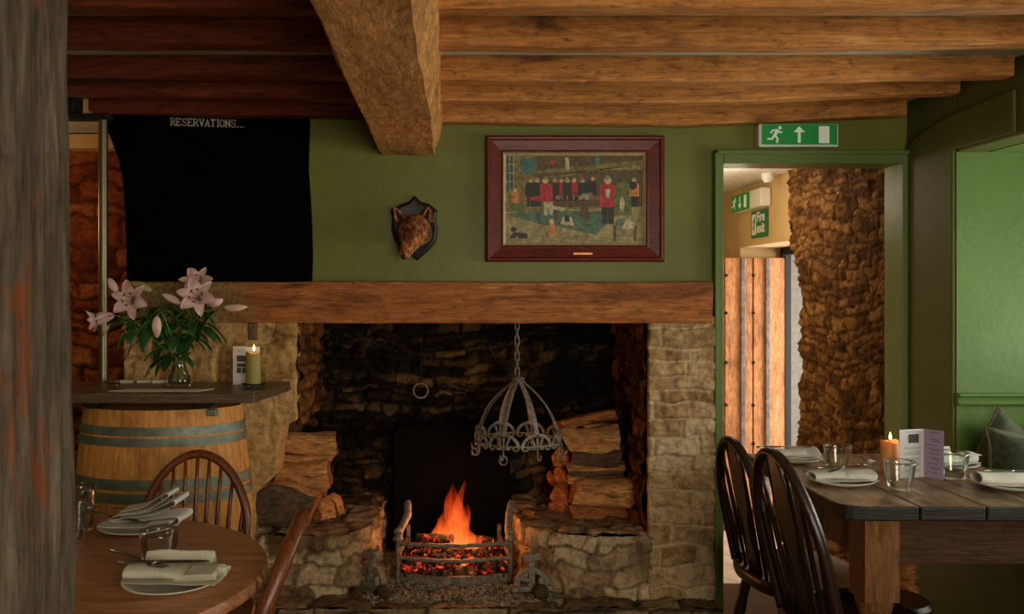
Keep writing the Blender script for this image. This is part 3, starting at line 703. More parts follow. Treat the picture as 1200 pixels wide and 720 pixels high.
for k, (x, y, z, h, w) in enumerate(((.03, 3.86, .27, .285, .055), (.0, 3.85, .27, .19, .06), (.055, 3.84, .27, .20, .05), (-.045, 3.87, .28, .12, .05), (.085, 3.82, .27, .12, .035), (.03, 3.83, .27, .16, .07), (-.08, 3.86, .28, .06, .04), (.12, 3.84, .26, .07, .025), (.01, 3.87, .28, .25, .04), (.045, 3.86, .3, .27, .028), (.07, 3.77, .21, .07, .02), (-.02, 3.77, .21, .05, .03))):
    g = G(); rings = []
    for i in range(15):
        t = i/14; ww = w*(math.sin(math.pi*min(1, (t*.85+.15)))**.8*(1-t*.45))*(1 if t < .97 else .3)+.0015
        ph = k*1.7; cx = x+.022*t*math.sin(t*5+ph)+.012*t; cy = y+.012*t*math.cos(t*4+ph)
        rings.append([Vector((cx+ww*math.cos(2*math.pi*j/14)*(1+.12*math.sin(3*j+k+t*8)), cy+ww*.5*math.sin(2*math.pi*j/14), z+h*t)) for j in range(14)])
    g.loft(rings); g.build('flame_tongue', M['fire'], fl, smooth=True)

# firedogs
def firedog(cx, y, rot, label, z=.148, sc=1.0):
    t = thing('firedog', label, 'firedog', (cx, y, z), rot, 'firedogs on the hearth')
    g = G(); g.box(-.085, .085, -.022, .022, 0, .022); g.noise(.002, 20, 1); g.build('base_bar', M['iron'], t, local=True, bevel=.003)
    g = G(); rings = []
    for i in range(15):
        a = math.pi*(-.02+1.04*i/14); c, s_ = math.cos(a), math.sin(a)
        rings.append([Vector((c*r, yy, .024+s_*r)) for r, yy in ((.052, -.013), (.074, -.013), (.074, .013), (.052, .013))])
    g.loft(rings); g.build('arch', M['iron'], t, local=True, bevel=.002)
    g = G(); g.box(-.013, .013, -.016, .016, .02, .125); g.build('post', M['iron'], t, local=True, bevel=.002)
    g = G(); g.obox((0, 0, .142), (.064, .04, .028), Euler((0, -.12, 0)).to_matrix()); g.sphere((.0, 0, .158), .008, 8, 6); g.build('head_block', M['iron'], t, local=True, bevel=.003)
    g = G(); g.tube([(-.042, -.005, .052), (.0, -.018, .045)], .010, 10); g.lathe([(.017, .02), (.018, .045), (.012, .058)], (.04, -.01, 0), 12); g.build('boss', M['iron'], t, local=True, smooth=True, ang=40)
    return t
firedog((622-CX)*3.62/F, 3.60, .12, 'cast iron firedog standing right of the grate', .162)
firedog((437-CX)*3.66/F, 3.64, -.75, 'cast iron firedog standing left of the grate', .162)
for i, (px, py, r, lab) in enumerate(((418, 697, .026, 'round grey stone on the hearth at far left below the firedog'), (450, 698, .032, 'larger round grey stone on the hearth under the left firedog'), (634, 704, .034, 'round ash-grey stone on the hearth below the right firedog'))):
    d = 3.545; p = P(px, py, d); g = G(); g.sphere((p.x, d, .150+r*.75), r, 16, 10, 0, (1, 1, .85)); g.noise(.003, 20, i)
    tag(g.build('hearth_stone', M['hearthstone'], smooth=True), lab, 'stone', 'round stones on the hearth')

# ring and chain on the back wall
t = thing('iron_ring', 'small iron ring on a chain against the sooty back wall', 'ring', P(493, 430, 4.2))
g = G(); p = P(493, 458, 4.2); g.tube([(p.x+.036*math.cos(a*math.pi/9), 4.2, p.z+.036*math.sin(a*math.pi/9)) for a in range(18)], .005, 6, closed=True); g.build('ring', M['iron'], t, smooth=True)
g = G(); a = P(493, 405, 4.2); g.tube([a, (a.x, 4.2, p.z+.036)], .004, 6); g.tube([(a.x, 4.2, a.z), (a.x, 4.28, a.z+.01)], .008, 6); g.build('hanger', M['ironD'], t, smooth=True)

# iron crown for hanging pots
cx, cy = (607-CX)*3.76/F, 3.76
pc = thing('pot_crown', 'wrought iron domed crown with hooks hanging on a chain in the fireplace', 'pot rack', (cx, cy, 1.04))
def link(g, c, a, b, r, rot):
    pts = []
    for i in range(16):
        t_ = 2*math.pi*i/16; u = a*math.cos(t_); v = (b-a)*(1 if math.sin(t_) > 0 else -1)+a*math.sin(t_)
        pts.append(Vector((u*math.cos(rot), u*math.sin(rot), v))+Vector(c))
    g.tube(pts, r, 6, closed=True)
g = G(); z = 1.045
k = 0
while z < 1.44:
    link(g, (cx-.004, cy, z+.017), .009, .022, .0032, (k % 2)*math.pi/2+.3); z += .034; k += 1
g.build('chain', M['iron'], pc, smooth=True)
g = G(); g.lathe([(.03, 1.03), (.032, 1.034), (.02, 1.04), (.006, 1.043)], (cx, cy, 0), 14); g.build('crown_cap', M['iron'], pc, smooth=True)
RR = .186; prof = [(.018, 1.032), (.040, 1.008), (.072, .982), (.104, .950), (.130, .920), (.152, .885), (.170, .848), (.184, .805)]
for k in range(8):
    a = 2*math.pi*(k+.47)/8; ca, sa = math.cos(a), math.sin(a)
    g = G(); g.tube([(cx+r*ca, cy+r*sa, z) for r, z in prof], .011, 8, flat=.22, up=(ca*.7, sa*.7, .7)); g.build('strap', M['iron'], pc, smooth=True, ang=50)
    def cyl(u, z, r=RR): b = a+u/RR; return Vector((cx+r*math.cos(b), cy+r*math.sin(b), z))
    g = G(); pts = [cyl(.066*math.cos(math.pi*i/14), .762+.052*math.sin(math.pi*i/14), RR+.003*(k % 2)) for i in range(15)]
    for s in (1, -1):
        cu = [cyl(s*(.066-.013+.013*math.cos(j*.7)), .762-.013*math.sin(j*.7)) for j in range(6)]
        g.tube(cu, .0045, 6)
    rings = []
    for i in range(15):
        th = math.pi*i/14; rings.append([cyl(r*math.cos(th), .762+r*.82*math.sin(th), rad) for r, rad in ((.058, RR), (.072, RR), (.072, RR+.004), (.058, RR+.004))])
    g.loft(rings)
    g.tube([cyl(0, .815, RR+.006), cyl(0, .812, RR+.010)], .006, 8)
    g.build('scallop_arch', M['iron'], pc, smooth=True, ang=50)
    g = G()
    for u in (-.026, 0, .026): g.tube([cyl(u*.35, .755), cyl(u*.6, .775), cyl(u, .802)], [.004, .0055, .008], 6, flat=.4, up=(ca, sa, 0))
    g.tube([cyl(-.03, .757), cyl(.03, .757)], .007, 6, flat=.5, up=(ca, sa, 0))
    g.build('palmette', M['iron'], pc, smooth=True)
    g = G(); g.tube([cyl(0, .755), cyl(0, .72), cyl(0, .712, RR+.01), cyl(0, .716, RR+.028), cyl(0, .735, RR+.034)], [.007, .008, .007, .006, .004], 8, flat=.5)
    if k % 2: link(g, cyl(.0, .708), .017, .019, .0032, a+math.pi/2)
    g.build('pot_hook', M['iron'], pc, smooth=True)
g = G(); g.tube([(cx+RR*math.cos(2*math.pi*i/40), cy+RR*math.sin(2*math.pi*i/40), .765) for i in range(40)], .0045, 6, closed=True); g.build('rim_band', M['iron'], pc, smooth=True)

# ------------------------------------------------------------------ logs
def log(px0, px1, py0, py1, d, label, grp, kind='wedge', seed=0, yaw=0, roll=0, depth=None, tilt=0, mats=None, taper=0):
    c = P((px0+px1)/2, (py0+py1)/2, d); Ln = (px1-px0)*d/F; h = (py1-py0)*d/F; dp = depth or max(h*1.1, .07)
    if kind == 'wedge': pts = [(-.5, -.45, 1), (-.2, -.5, 1), (.35, -.5, 0), (.5, .0, 0), (.1, .5, 0), (-.35, .15, 0)]; 
    elif kind == 'split': pts = [(-.5, -.42, 0), (.5, -.5, 0), (.5, .4, 0), (-.1, .5, 0), (-.42, .38, 0)]
    elif kind == 'bark': pts = [(-.5, -.1, 1), (-.36, -.42, 1), (0, -.5, 1), (.45, -.3, 0), (.5, .4, 0), (.1, .5, 0), (-.42, .34, 1)]
    elif kind == 'halfbark': pts = [(-.5, .0, 1), (-.42, -.34, 1), (-.1, -.5, 1), (.4, -.4, 1), (.5, .2, 0), (.3, .48, 0), (-.3, .42, 0)]
    else: pts = [(.5*math.cos(a*math.pi/5), .5*math.sin(a*math.pi/5), 1) for a in range(10)]
    sec = []; mi = []
    n = len(pts)
    for i in range(n):
        a, b = pts[i], pts[(i+1) % n]
        for k in range(4):
            sec.append((a[0]+(b[0]-a[0])*k/4, a[1]+(b[1]-a[1])*k/4)); mi.append(1 if (a[2] and b[2]) or (kind == 'halfbark' and a[2]) else 0)
    sec2 = []
    m = len(sec)
    for i in range(m):
        p, q, r = sec[i-1], sec[i], sec[(i+1) % m]; sec2.append(((p[0]+2*q[0]+r[0])/4, (p[1]+2*q[1]+r[1])/4))
    rr = random.Random(seed*7+1); roll += rr.uniform(-.16, .16); tilt += rr.uniform(-.035, .035)
    R = Euler((roll, tilt, yaw)).to_matrix(); rings = []; N = 18
    taper += rr.uniform(-.22, .22); sh0, sh1 = rr.uniform(-.35, .35), rr.uniform(-.35, .35); bend = rr.uniform(-.10, .10)
    for i in range(N+1):
        x = (i/N-.5)*Ln; k = 1-taper*(i/N-.5); ring = []; bz = bend*h*(1-(2*i/N-1)**2)
        for u, v in sec2:
            q = Vector((x*7, u*1.6+seed*3, v*1.6-seed)); nn = noise.noise_vector(q)*.14+noise.noise_vector(q*3.1)*.05
            e = 1 if 0 < i < N else .97
            ring.append(Vector((x+(sh0 if i < N/2 else sh1)*v*h*abs(2*i/N-1)**2+.3*u*dp*sh1*abs(2*i/N-1)**2, (u*k*e+nn.y*.8)*dp, (v*k*e+nn.z)*h+bz)))
        for j in range(len(ring)):
            if i in (0, N): ring[j].x += .008*noise.noise(Vector((ring[j].y*30, ring[j].z*30, seed+i)))+ (ring[j].z/h)*.012*(1 if i else -1)*rr.choice((1,1))
        rings.append([R @ p for p in ring])
    g = G(); g.loft(rings, True, mi+[2]); g.m[-1] = 2; g.m[-2] = 2
    if kind == 'round': g.m = [1 if x == 0 else x for x in g.m]
    bpy_loc = c
    o = g.build('split_log', mats or [M['split'], M['bark'], M['splitred']], None, smooth=True, ang=38); o.location = c
    tag(o, label, 'log', grp); return o
GL = 'firewood stacked left of the fire'; GR = 'firewood stacked right of the fire'
log(332, 394, 506, 531, 3.86, 'pale cracked split log on top of the left stack', GL, 'split', 1, .04, .05, .12)
log(328, 391, 530, 544, 3.85, 'thin barked log second from top of the left stack', GL, 'halfbark', 2, -.03, 0, .09)
log(323, 386, 541, 571, 3.80, 'flat-faced orange split log in the middle of the left stack', GL, 'split', 3, .02, .12, .12)
log(320, 383, 564, 584, 3.80, 'barked log under the orange split log of the left stack', GL, 'halfbark', 4, 0, 0, .10)
log(303, 368, 568, 622, 3.66, 'big barked log at the bottom front of the left stack', GL, 'bark', 5, .03, -.15, .14, .06)
log(362, 388, 583, 610, 3.82, 'short split log end at the right foot of the left stack', GL, 'wedge', 6, .9, 0, .12)
log(384, 399, 579, 604, 3.92, 'small wedge of wood standing rightmost in the left stack', GL, 'wedge', 7, 1.1, 0, .09)
log(319, 331, 530, 547, 3.90, 'small reddish log end at the left edge of the left stack', GL, 'wedge', 8, .5, 0, .08, mats=[M['splitred'], M['bark'], M['splitred']])
log(372, 382, 597, 611, 3.70, 'tiny pale offcut beside the big barked log', GL, 'wedge', 9, .8, 0, .05)
log(669, 734, 591, 619, 3.90, 'brown log at the bottom of the right stack', GR, 'halfbark', 11, .03, -.3, .11, mats=[M['splitred'], M['splitred'], M['split']])
log(671, 741, 562, 594, 3.86, 'pale wedge-shaped split log low in the right stack', GR, 'split', 12, -.05, .25, .13)
log(664, 728, 556, 567, 3.94, 'thin pale slat of firewood above the pale wedge log', GR, 'split', 13, .05, 0, .10)
log(665, 730, 542, 558, 3.92, 'thin dark barked log in the middle of the right stack', GR, 'halfbark', 14, 0, 0, .10)
log(671, 726, 520, 546, 3.92, 'thick dark barked log in the right stack below the twisted one', GR, 'round', 15, -.06, 0, .12)
log(659, 724, 498, 527, 3.90, 'light twisted split log near the top of the right stack', GR, 'wedge', 16, .08, .3, .12, -.06, taper=-.3)
log(684, 716, 496, 506, 4.02, 'small pale log piece behind the twisted log', GR, 'split', 17, 0, 0, .08)
log(656, 720, 486, 499, 3.98, 'tilted slab lying on top of the right stack', GR, 'split', 18, .05, 0, .12, -.2, mats=[M['splitred'], M['bark'], M['splitred']])
RD = [M['splitred'], M['bark'], M['splitred']]
log(653, 667, 525, 546, 4.0, 'upper reddish log end at the left edge of right stack', GR, 'wedge', 19, .9, 0, .09, mats=RD)
log(654, 668, 546, 571, 3.98, 'second reddish log end down the left edge of right stack', GR, 'wedge', 20, .8, .4, .09, mats=RD)
log(650, 667, 568, 591, 3.96, 'reddish log end third down the left edge of right stack', GR, 'wedge', 21, 1.0, 0, .09, mats=RD)
log(648, 666, 588, 605, 3.98, 'lowest reddish log end at the left edge of right stack', GR, 'split', 22, .9, 0, .09, mats=RD)
log(645, 656, 549, 572, 4.08, 'dark log end behind the left edge of right stack', GR, 'wedge', 23, .9, 0, .07, mats=RD)
# switch plate on chimney wall
p = P(296, 389, 3.55); g = G(); g.box(p.x-.016, p.x+.016, 3.545, 3.575, p.z-.034, p.z+.034); g.box(p.x-.008, p.x+.008, 3.537, 3.548, p.z-.02, p.z+.012)
tag(g.build('metal_plate', M['board'], bevel=.003), 'small brown metal fitting screwed to the chimney wall above the candle', 'fitting')

# ================================================================== picture, fox, signs
pic = thing('framed_picture', 'mahogany framed hunt supper print hanging on the green wall', 'picture', ((674-CX)/280, YB, (CY-233)/280+CH))
def rel(px, py): return ((px-CX)/280*.992, CH-(py-CY)/280*.992)
x0, z1 = rel(569.5, 159); x1, z0 = rel(778.5, 307)
ix0, iz1 = rel(590, 179); ix1, iz0 = rel(757, 288)
g = G(); ym = .045
# mitred frame: profile (distance in, height)
prof = [(0, 0), (0, .030), (.008, .038), (.016, .036), (.020, .028), (.060, .018), (.066, .022), (.070, .020), (.070, .0)]
wd = ix0-x0
rings = []
for X, Z, sx, sz in ((x0, z0, 1, 1), (x1, z0, -1, 1), (x1, z1, -1, -1), (x0, z1, 1, -1)):
    rings.append([Vector((X+sx*a*wd/.07, YB-.004-b, Z+sz*a*((z1-z0)-(iz1-iz0))/2/.07)) for a, b in prof])
g.loft(rings, False, 0, True); g.build('frame', M['framewood'], pic, bevel=.001)
gilt = plain('gilt_slip', '#b9a67c', .5, .2, nscale=40)
g = G(); rings = []
for X, Z, sx, sz in ((ix0, iz0, 1, 1), (ix1, iz0, -1, 1), (ix1, iz1, -1, -1), (ix0, iz1, 1, -1)):
    rings.append([Vector((X+sx*a, YB-.004-b, Z+sz*a)) for a, b in ((-.002, .004), (-.002, .018), (.010, .008), (.010, .004))])
g.loft(rings, False, 0, True); g.build('slip', gilt, pic)
g = G(); pz = (z0+iz0)/2; g.box(.5215, .60, YB-.030, YB-.022, pz-.004, pz+.004); g.build('name_plate', M['hoop'] if 0 else plain('brass_plate', '#c98a5a', .4, .5), pic)
PC = {k: plain('print_'+k, v, .5, nscale=60, namt=.3, bmp=0) for k, v in dict(wall='#7d7038', panel='#5c4c28', band='#8d8048', floor='#9a8a58', rug='#4d6a52', red='#b4242e', dark='#241e1a', skin='#d8a878', cream='#c0b288', green='#5f6a30', win='#3f5048', table='#5a3f20', orange='#d08440', teal='#4b6f66', grey='#8a8a6c').items()}
keys = list(PC); g = G(); lay = [0]
W_, H_ = ix1-ix0-.02, iz1-iz0-.02
def shp(col, *pts):
    lay[0] += 1; y = YB-.009-.00002*lay[0]
    q = [(ix0+.01+a*W_, iz0+.01+b*H_) for a, b in pts]
    if sum((q[i][0]*q[(i+1) % len(q)][1]-q[(i+1) % len(q)][0]*q[i][1]) for i in range(len(q))) < 0: q.reverse()
    o = len(g.v); g.v += [Vector((a, y, b)) for a, b in q]; g.f.append(list(range(o, o+len(q)))); g.m.append(keys.index(col))
def ell(col, cx_, cy_, rx, ry, n=10): shp(col, *[(cx_+rx*math.cos(2*math.pi*i/n), cy_+ry*math.sin(2*math.pi*i/n)) for i in range(n)])
def man(x, y, h, coat, leg='cream', arm=0, lean=0, face=1):
    w = h*.135
    shp(leg, (x-w*.5, y), (x-w*.05, y), (x+w*.0, y+h*.45), (x-w*.6, y+h*.45)); shp(leg, (x+w*.1, y), (x+w*.6, y), (x+w*.6, y+h*.45), (x, y+h*.45))
    shp(coat, (x-w*.8+lean, y+h*.35), (x+w*.8+lean, y+h*.35), (x+w*.75+lean*1.5, y+h*.8), (x+lean*1.5, y+h*.84), (x-w*.75+lean*1.5, y+h*.8))
    if arm: shp(coat, (x+w*.4*face+lean, y+h*.7), (x+w*.7*face+lean, y+h*.8), (x+w*1.5*face, y+h*(.8+.3*arm)), (x+w*1.25*face, y+h*(.78+.3*arm)))
    ell('skin', x+lean*2, y+h*.91, w*.38, h*.085); shp('grey', (x-w*.35+lean*2, y+h*.93), (x+w*.35+lean*2, y+h*.93), (x+w*.2+lean*2, y+h*1.01), (x-w*.2+lean*2, y+h*1.01))
shp('wall', (0, 0), (1, 0), (1, 1), (0, 1)); shp('floor', (0, 0), (1, 0), (1, .42), (0, .36)); shp('panel', (.22, .80), (1, .86), (1, .42), (.22, .42)); shp('panel', (.23, .83), (1, .95), (1, 1), (.23, 1))
shp('band', (.30, .76), (1, .90), (1, .84), (.64, .84), (.40, .75)); shp('win', (0, .6), (.06, .62), (.06, 1), (0, 1))
for x_ in (.0, .028, .056): shp('cream', (x_, .6), (x_+.004, .6), (x_+.004, 1), (x_, 1))
for y_ in (.7, .8, .9): shp('cream', (0, y_), (.06, y_), (.06, y_+.008), (0, y_+.008))
shp('teal', (.11, .80), (.22, .80), (.22, .98), (.11, .97)); shp('cream', (.44, .84), (.47, .84), (.46, .98), (.435, .98)); shp('teal', (.65, .9), (.69, .9), (.69, 1), (.65, 1)); shp('red', (.32, .92), (.35, .96), (.37, .92), (.35, .89))
shp('rug', (.0, .33), (.30, .38), (.84, .36), (.65, .10)); shp('rug', (0, .33), (.1, .36), (.6, .3), (.3, .2))
for i, (x_, c_, a_) in enumerate(((.41, 'red', .6), (.50, 'red', 1.2), (.45, 'dark', 0), (.56, 'dark', 0), (.23, 'dark', .2), (.18, 'dark', 0), (.36, 'dark', 0))): man(x_, .42, .33, c_, 'dark', a_)
shp('dark', (.55, .55), (.67, .55), (.66, .70), (.60, .72)); ell('skin', .635, .735, .014, .025)
shp('table', (.33, .48), (.70, .50), (.68, .44), (.36, .42)); shp('grey', (.54, .50), (.64, .51), (.63, .58), (.56, .57)); shp('table', (.55, .44), (.60, .44), (.62, .28), (.54, .28)); shp('table', (.36, .44), (.39, .44), (.38, .28), (.36, .28))
man(.07, .36, .27, 'orange', 'cream'); shp('green', (.04, .36), (.14, .36), (.13, .46), (.05, .46))
man(.31, .32, .44, 'red', 'cream', .8, -.01); shp('red', (.17, .52), (.30, .56), (.30, .48), (.19, .49)); shp('cream', (.27, .46), (.31, .44), (.45, .40), (.41, .37), (.32, .40))
man(.745, .22, .55, 'red', 'dark', 0); shp('cream', (.725, .62), (.765, .62), (.755, .52), (.735, .52)); shp('red', (.66, .54), (.72, .60), (.73, .56), (.68, .51))
shp('green', (.79, .32), (.92, .32), (.93, .66), (.88, .72), (.80, .68)); ell('cream', .85, .45, .018, .085); man(.94, .42, .33, 'orange', 'dark'); ell('dark', .93, .66, .03, .05)
shp('orange', (.31, .08), (.37, .08), (.36, .2), (.345, .27), (.32, .2)); ell('skin', .335, .25, .018, .03); shp('cream', (.40, .22), (.50, .20), (.48, .30), (.42, .31)); shp('dark', (.43, .25), (.47, .25), (.46, .32), (.43, .31))
shp('teal', (.80, .20), (.95, .20), (.93, .28), (.82, .28)); shp('cream', (.85, .16), (.95, .17), (.94, .28), (.88, .28)); 
for x_ in (.79, .94): shp('table', (x_, .02), (x_+.012, .02), (x_+.02, .2), (x_, .2))
shp('dark', (.03, .06), (.16, .06), (.16, .11), (.06, .13)); ell('grey', .085, .05, .018, .03); ell('dark', .06, .16, .02, .03)
rnp = random.Random(3)
for i in range(26):
    x_ = rnp.uniform(.36, .69); shp(rnp.choice(['cream', 'grey', 'teal', 'orange', 'dark']), (x_, .50), (x_+.008, .50), (x_+.007, .50+rnp.uniform(.02, .07)), (x_+.001, .53))
for i in range(40):
    x_ = rnp.uniform(.3, .98); y_ = rnp.uniform(.45, .9); q_ = rnp.uniform(.004, .014); shp(rnp.choice(['panel', 'dark', 'table', 'band', 'green']), (x_, y_), (x_+q_*.5, y_), (x_+q_*.6, y_+q_*3), (x_, y_+q_*2.6))
for i in range(9): shp('table', (.0+.1*i, .02+.03*(i%3)), (.12+.1*i, .024+.03*(i%3)), (.12+.1*i, .028+.03*(i%3)), (.0+.1*i, .024+.03*(i%3)))
g.build('print', [PC[k] for k in keys], pic)

fx = thing('fox_head_mount', 'mounted fox head on a dark wooden shield on the green wall', 'trophy', ((486-CX)/280, YB, 1.42+.28))
sh = [(486, 229), (493, 236), (503, 239), (513, 247), (511.5, 256), (513.5, 270), (511, 284), (502, 294), (489, 305.5), (476, 296), (463, 284), (458.5, 270), (459.5, 256), (458, 246), (468, 240), (479, 236)]
sp = [((a-CX)/280*.995, CH-(b-CY)/280*.995) for a, b in sh]
ccx = sum(a for a, b in sp)/len(sp); ccz = sum(b for a, b in sp)/len(sp)
g = G(); rings = [[Vector((ccx+(a-ccx)*k, y, ccz+(b-ccz)*k)) for a, b in sp] for k, y in ((1, YB), (1, YB-.012), (.97, YB-.018), (.86, YB-.024), (.80, YB-.022))]
g.loft(rings); g.build('shield', M['shield'], fx, smooth=True, ang=30)
hd = Vector((-.128, YB-.02, 1.664)); FS = 1.38
sn = Vector((-.160, YB-.165, 1.585))
path = [(hd, .036, .044), (hd+Vector((-.002, -.035, .004)), .048, .050), (hd+Vector((-.006, -.065, -.003)), .052, .048), (hd+Vector((-.011, -.092, -.020)), .045, .039), (hd+Vector((-.018, -.110, -.042)), .026, .026), (hd+Vector((-.024, -.126, -.062)), .019, .020), (hd+Vector((-.030, -.142, -.082)), .015, .015), (hd+Vector((-.033, -.148, -.090)), .008, .008)]
path = [(hd+(c-hd)*FS*Vector((1, .85, .95)), a*FS, b*FS) for c, a, b in path]
rings = []; mi = []
for i, (c, rx, rz) in enumerate(path):
    a = path[max(i-1, 0)][0]; b = path[min(i+1, len(path)-1)][0]; t_ = (b-a).normalized(); r_ = t_.cross(Vector((0, 0, 1))).normalized(); u_ = r_.cross(t_).normalized()
    rings.append([c+r_*math.cos(2*math.pi*j/20)*rx*(1+.25*max(0, -math.sin(2*math.pi*j/20))*(1 if 0 < i < 4 else 0))+u_*math.sin(2*math.pi*j/20)*rz for j in range(20)])
g = G(); g.loft(rings, True, 0); g.noise(.0035, 60, 2); g.build('head', M['fur'], fx, smooth=True, sub=1)
g = G(); rr = []
for c, rx, rz in path[3:7]:
    rr.append([c+Vector((math.cos(2*math.pi*j/12)*rx*.8, -.004, -rz*.35+math.sin(2*math.pi*j/12)*rz*.72)) for j in range(12)])
g.loft(rr); g.noise(.002, 60, 2); g.build('muzzle', M['furpale'], fx, smooth=True, sub=1)
g = G(); g.sphere(path[-1][0]+Vector((-.002, -.004, .004)), .010, 12, 8); g.build('nose', M['eye'], fx, smooth=True)
for s in (-1, 1):
    g = G(); e = path[3][0]+Vector((s*.037, -.018, .026)); g.sphere(e, .0085, 12, 8); g.build('eye', M['eye'], fx, smooth=True)
    b0 = path[2][0]+Vector((s*.048, .012, .038)); tip = b0+Vector((s*.022-.012, -.006, .062))
    g = G(); rings = []
    for k in range(7):
        t_ = k/6; c = b0.lerp(tip, t_); w_ = .030*(1-t_)**.75+.002
        rings.append([c+Vector((math.cos(a_)*w_, math.sin(a_)*w_*(.45 if math.sin(a_) > 0 else -.12), 0)) for a_ in [2*math.pi*j/12 for j in range(12)]])
    g.loft(rings); er = g.build('ear', M['fur'], fx, smooth=True)
    g = G(); rings = []
    for k in range(5):
        t_ = k/4*.8; c = b0.lerp(tip, t_)+Vector((0, -.006, 0)); w_ = .013*(1-t_)**.8
        rings.append([c+Vector((math.cos(a_)*w_, math.sin(a_)*w_*.2, 0)) for a_ in [2*math.pi*j/8 for j in range(8)]])
    g.loft(rings); g.build('inner_ear', M['furdark'], er, smooth=True)

def runner(g, f, m=0):
    """running man pictogram; f maps (u 0-1, v 0-1) to a point, builds thin strips"""
    def seg(a, b, w):
        a = Vector(a); b = Vector(b); d = (b-a).normalized(); n = Vector((-d.y, d.x))*w/2
        q = [a+n, b+n, b-n, a-n]; g.add([f(p.x, p.y, 0) for p in q]+[f(p.x, p.y, 1) for p in q], [(0, 1, 2, 3), (4, 7, 6, 5), (0, 4, 5, 1), (1, 5, 6, 2), (2, 6, 7, 3), (3, 7, 4, 0)], m)
    ctr = Vector((.80, .90)); seg(ctr-Vector((.09, 0)), ctr+Vector((.09, 0)), .18)
    seg((.66, .80), (.46, .42), .2); seg((.64, .78), (.34, .76), .09); seg((.34, .78), (.22, .58), .09); seg((.66, .76), (.82, .62), .09); seg((.82, .62), (.95, .66), .08)
    seg((.48, .46), (.66, .28), .12); seg((.66, .30), (.62, .02), .12); seg((.44, .46), (.30, .24), .12); seg((.32, .26), (.02, .26), .1)
es = thing('exit_sign', 'green illuminated exit sign with running man above the doorway', 'exit sign', (1.466, YB, 2.07))
def p3(px, py, y): s_ = F/y; return Vector(((px-CX)/s_, y, CH-(py-CY)/s_))
a = p3(889, 145, YB-.05); b = p3(983, 172, YB-.05)
g = G(); g.box(a.x, b.x, YB-.05, YB-.001, b.z, a.z); g.build('sign_housing', M['signwhite'], es, bevel=.006)
g = G(); g.box(a.x+.014, b.x-.008, YB-.054, YB-.051, b.z+.008, a.z-.004); g.build('sign_face', M['exitgreen'], es, bevel=.001)
wx = b.x-a.x; hz_ = a.z-b.z; ys = YB-.0545
g = G(); runner(g, lambda u, v, k: (a.x+wx*(.10+.20*u), ys-.001*k, b.z+hz_*(.14+.74*v)))
g.build('running_man', M['exitwhite'], es)
g = G(); xm = a.x+wx*.50; g.box(xm-.006, xm+.006, ys-.001, ys, b.z+hz_*.16, b.z+hz_*.7); g.add([(xm-.024, ys, b.z+hz_*.62), (xm+.024, ys, b.z+hz_*.62), (xm, ys, b.z+hz_*.88), (xm-.024, ys-.001, b.z+hz_*.62), (xm+.024, ys-.001, b.z+hz_*.62), (xm, ys-.001, b.z+hz_*.88)], [(0, 1, 2), (5, 4, 3), (0, 3, 4, 1), (1, 4, 5, 2), (2, 5, 3, 0)])
g.build('arrow', M['exitwhite'], es)
g = G(); g.box(a.x+wx*.745, a.x+wx*.875, ys-.001, ys, b.z+hz_*.14, b.z+hz_*.88); g.build('door_symbol', M['exitwhite'], es)
# lobby signs on X = 1.93
def q3(px, py): y = XL*F/(px-CX); return (y, CH-(py-CY)*y/F)
es2 = thing('exit_sign', 'small exit sign box on the cream lobby wall near its ceiling', 'exit sign', (XL, 5.4, 1.98))
ya, yb_ = 5.66, 5.14; zt, zb = 2.035, 1.925
g = G(); g.box(XL-.06, XL, yb_, ya, zb, zt); g.build('sign_housing', M['signwhite'], es2, bevel=.006)
ym_ = 5.33
g = G(); g.box(XL-.064, XL-.061, ym_, ya-.005, zb, zt-.003); g.build('sign_face', M['exitgreen'], es2)
g = G(); g.box(XL-.066, XL-.0645, 5.38, 5.42, zb+.015, zt-.018); g.build('door_symbol', M['exitwhite'], es2)
g = G(); g.box(XL-.066, XL-.0645, 5.495, 5.505, zb+.03, zt-.018); g.add([(XL-.065, 5.47, zb+.045), (XL-.065, 5.53, zb+.045), (XL-.065, 5.50, zb+.01)], [(0, 1, 2)]); g.build('arrow', M['exitwhite'], es2)
g = G(); runner(g, lambda u, v, k: (XL-.0645-.001*k, 5.655-.09*u, zb+.018+.075*v)); g.build('running_man', M['exitwhite'], es2)
fe = thing('fire_exit_sign', 'green Fire exit sign on the cream lobby wall', 'sign', (XL, 5.3, 1.84))
yl, yr = XL*F/(881-CX), XL*F/(900-CX); zt, zb = 1.42+.488, 1.42+.318
zb = 1.745; zt = 1.935-.02
g = G(); g.box(XL-.004, XL-.0005, yr, yl, zb, zt); g.build('sign_panel', M['fireexit'], fe)
def textobj(name, body, loc, rot, size, mat, parent, off=.0):
    cu = bpy.data.curves.new(name, 'FONT'); cu.body = body; cu.size = size; cu.extrude = .0006; cu.offset = off; cu.space_line = .8
    o = bpy.data.objects.new(name, cu); dg = bpy.context.evaluated_depsgraph_get(); C.objects.link(o); dg.update()
    me = bpy.data.meshes.new_from_object(o.evaluated_get(bpy.context.evaluated_depsgraph_get())); C.objects.unlink(o); bpy.data.objects.remove(o)
    me.materials.clear(); me.materials.append(mat); o = bpy.data.objects.new(name, me); C.objects.link(o)
    if parent: o.parent = parent; loc = Vector(loc)-ORG[parent.name]
    o.location = loc; o.rotation_euler = rot; return o
textobj('sign_text', 'Fire\nexit', (XL-.0065, yl-.105, zb+.100), (math.pi/2, 0, -math.pi/2), .086, M['signwhite'], fe, .002)
g = G(); g.box(XL-.0055, XL-.004, yl-.088, yl-.018, zb+.02, zt-.02); g.build('symbol_panel', M['signwhite'], fe)
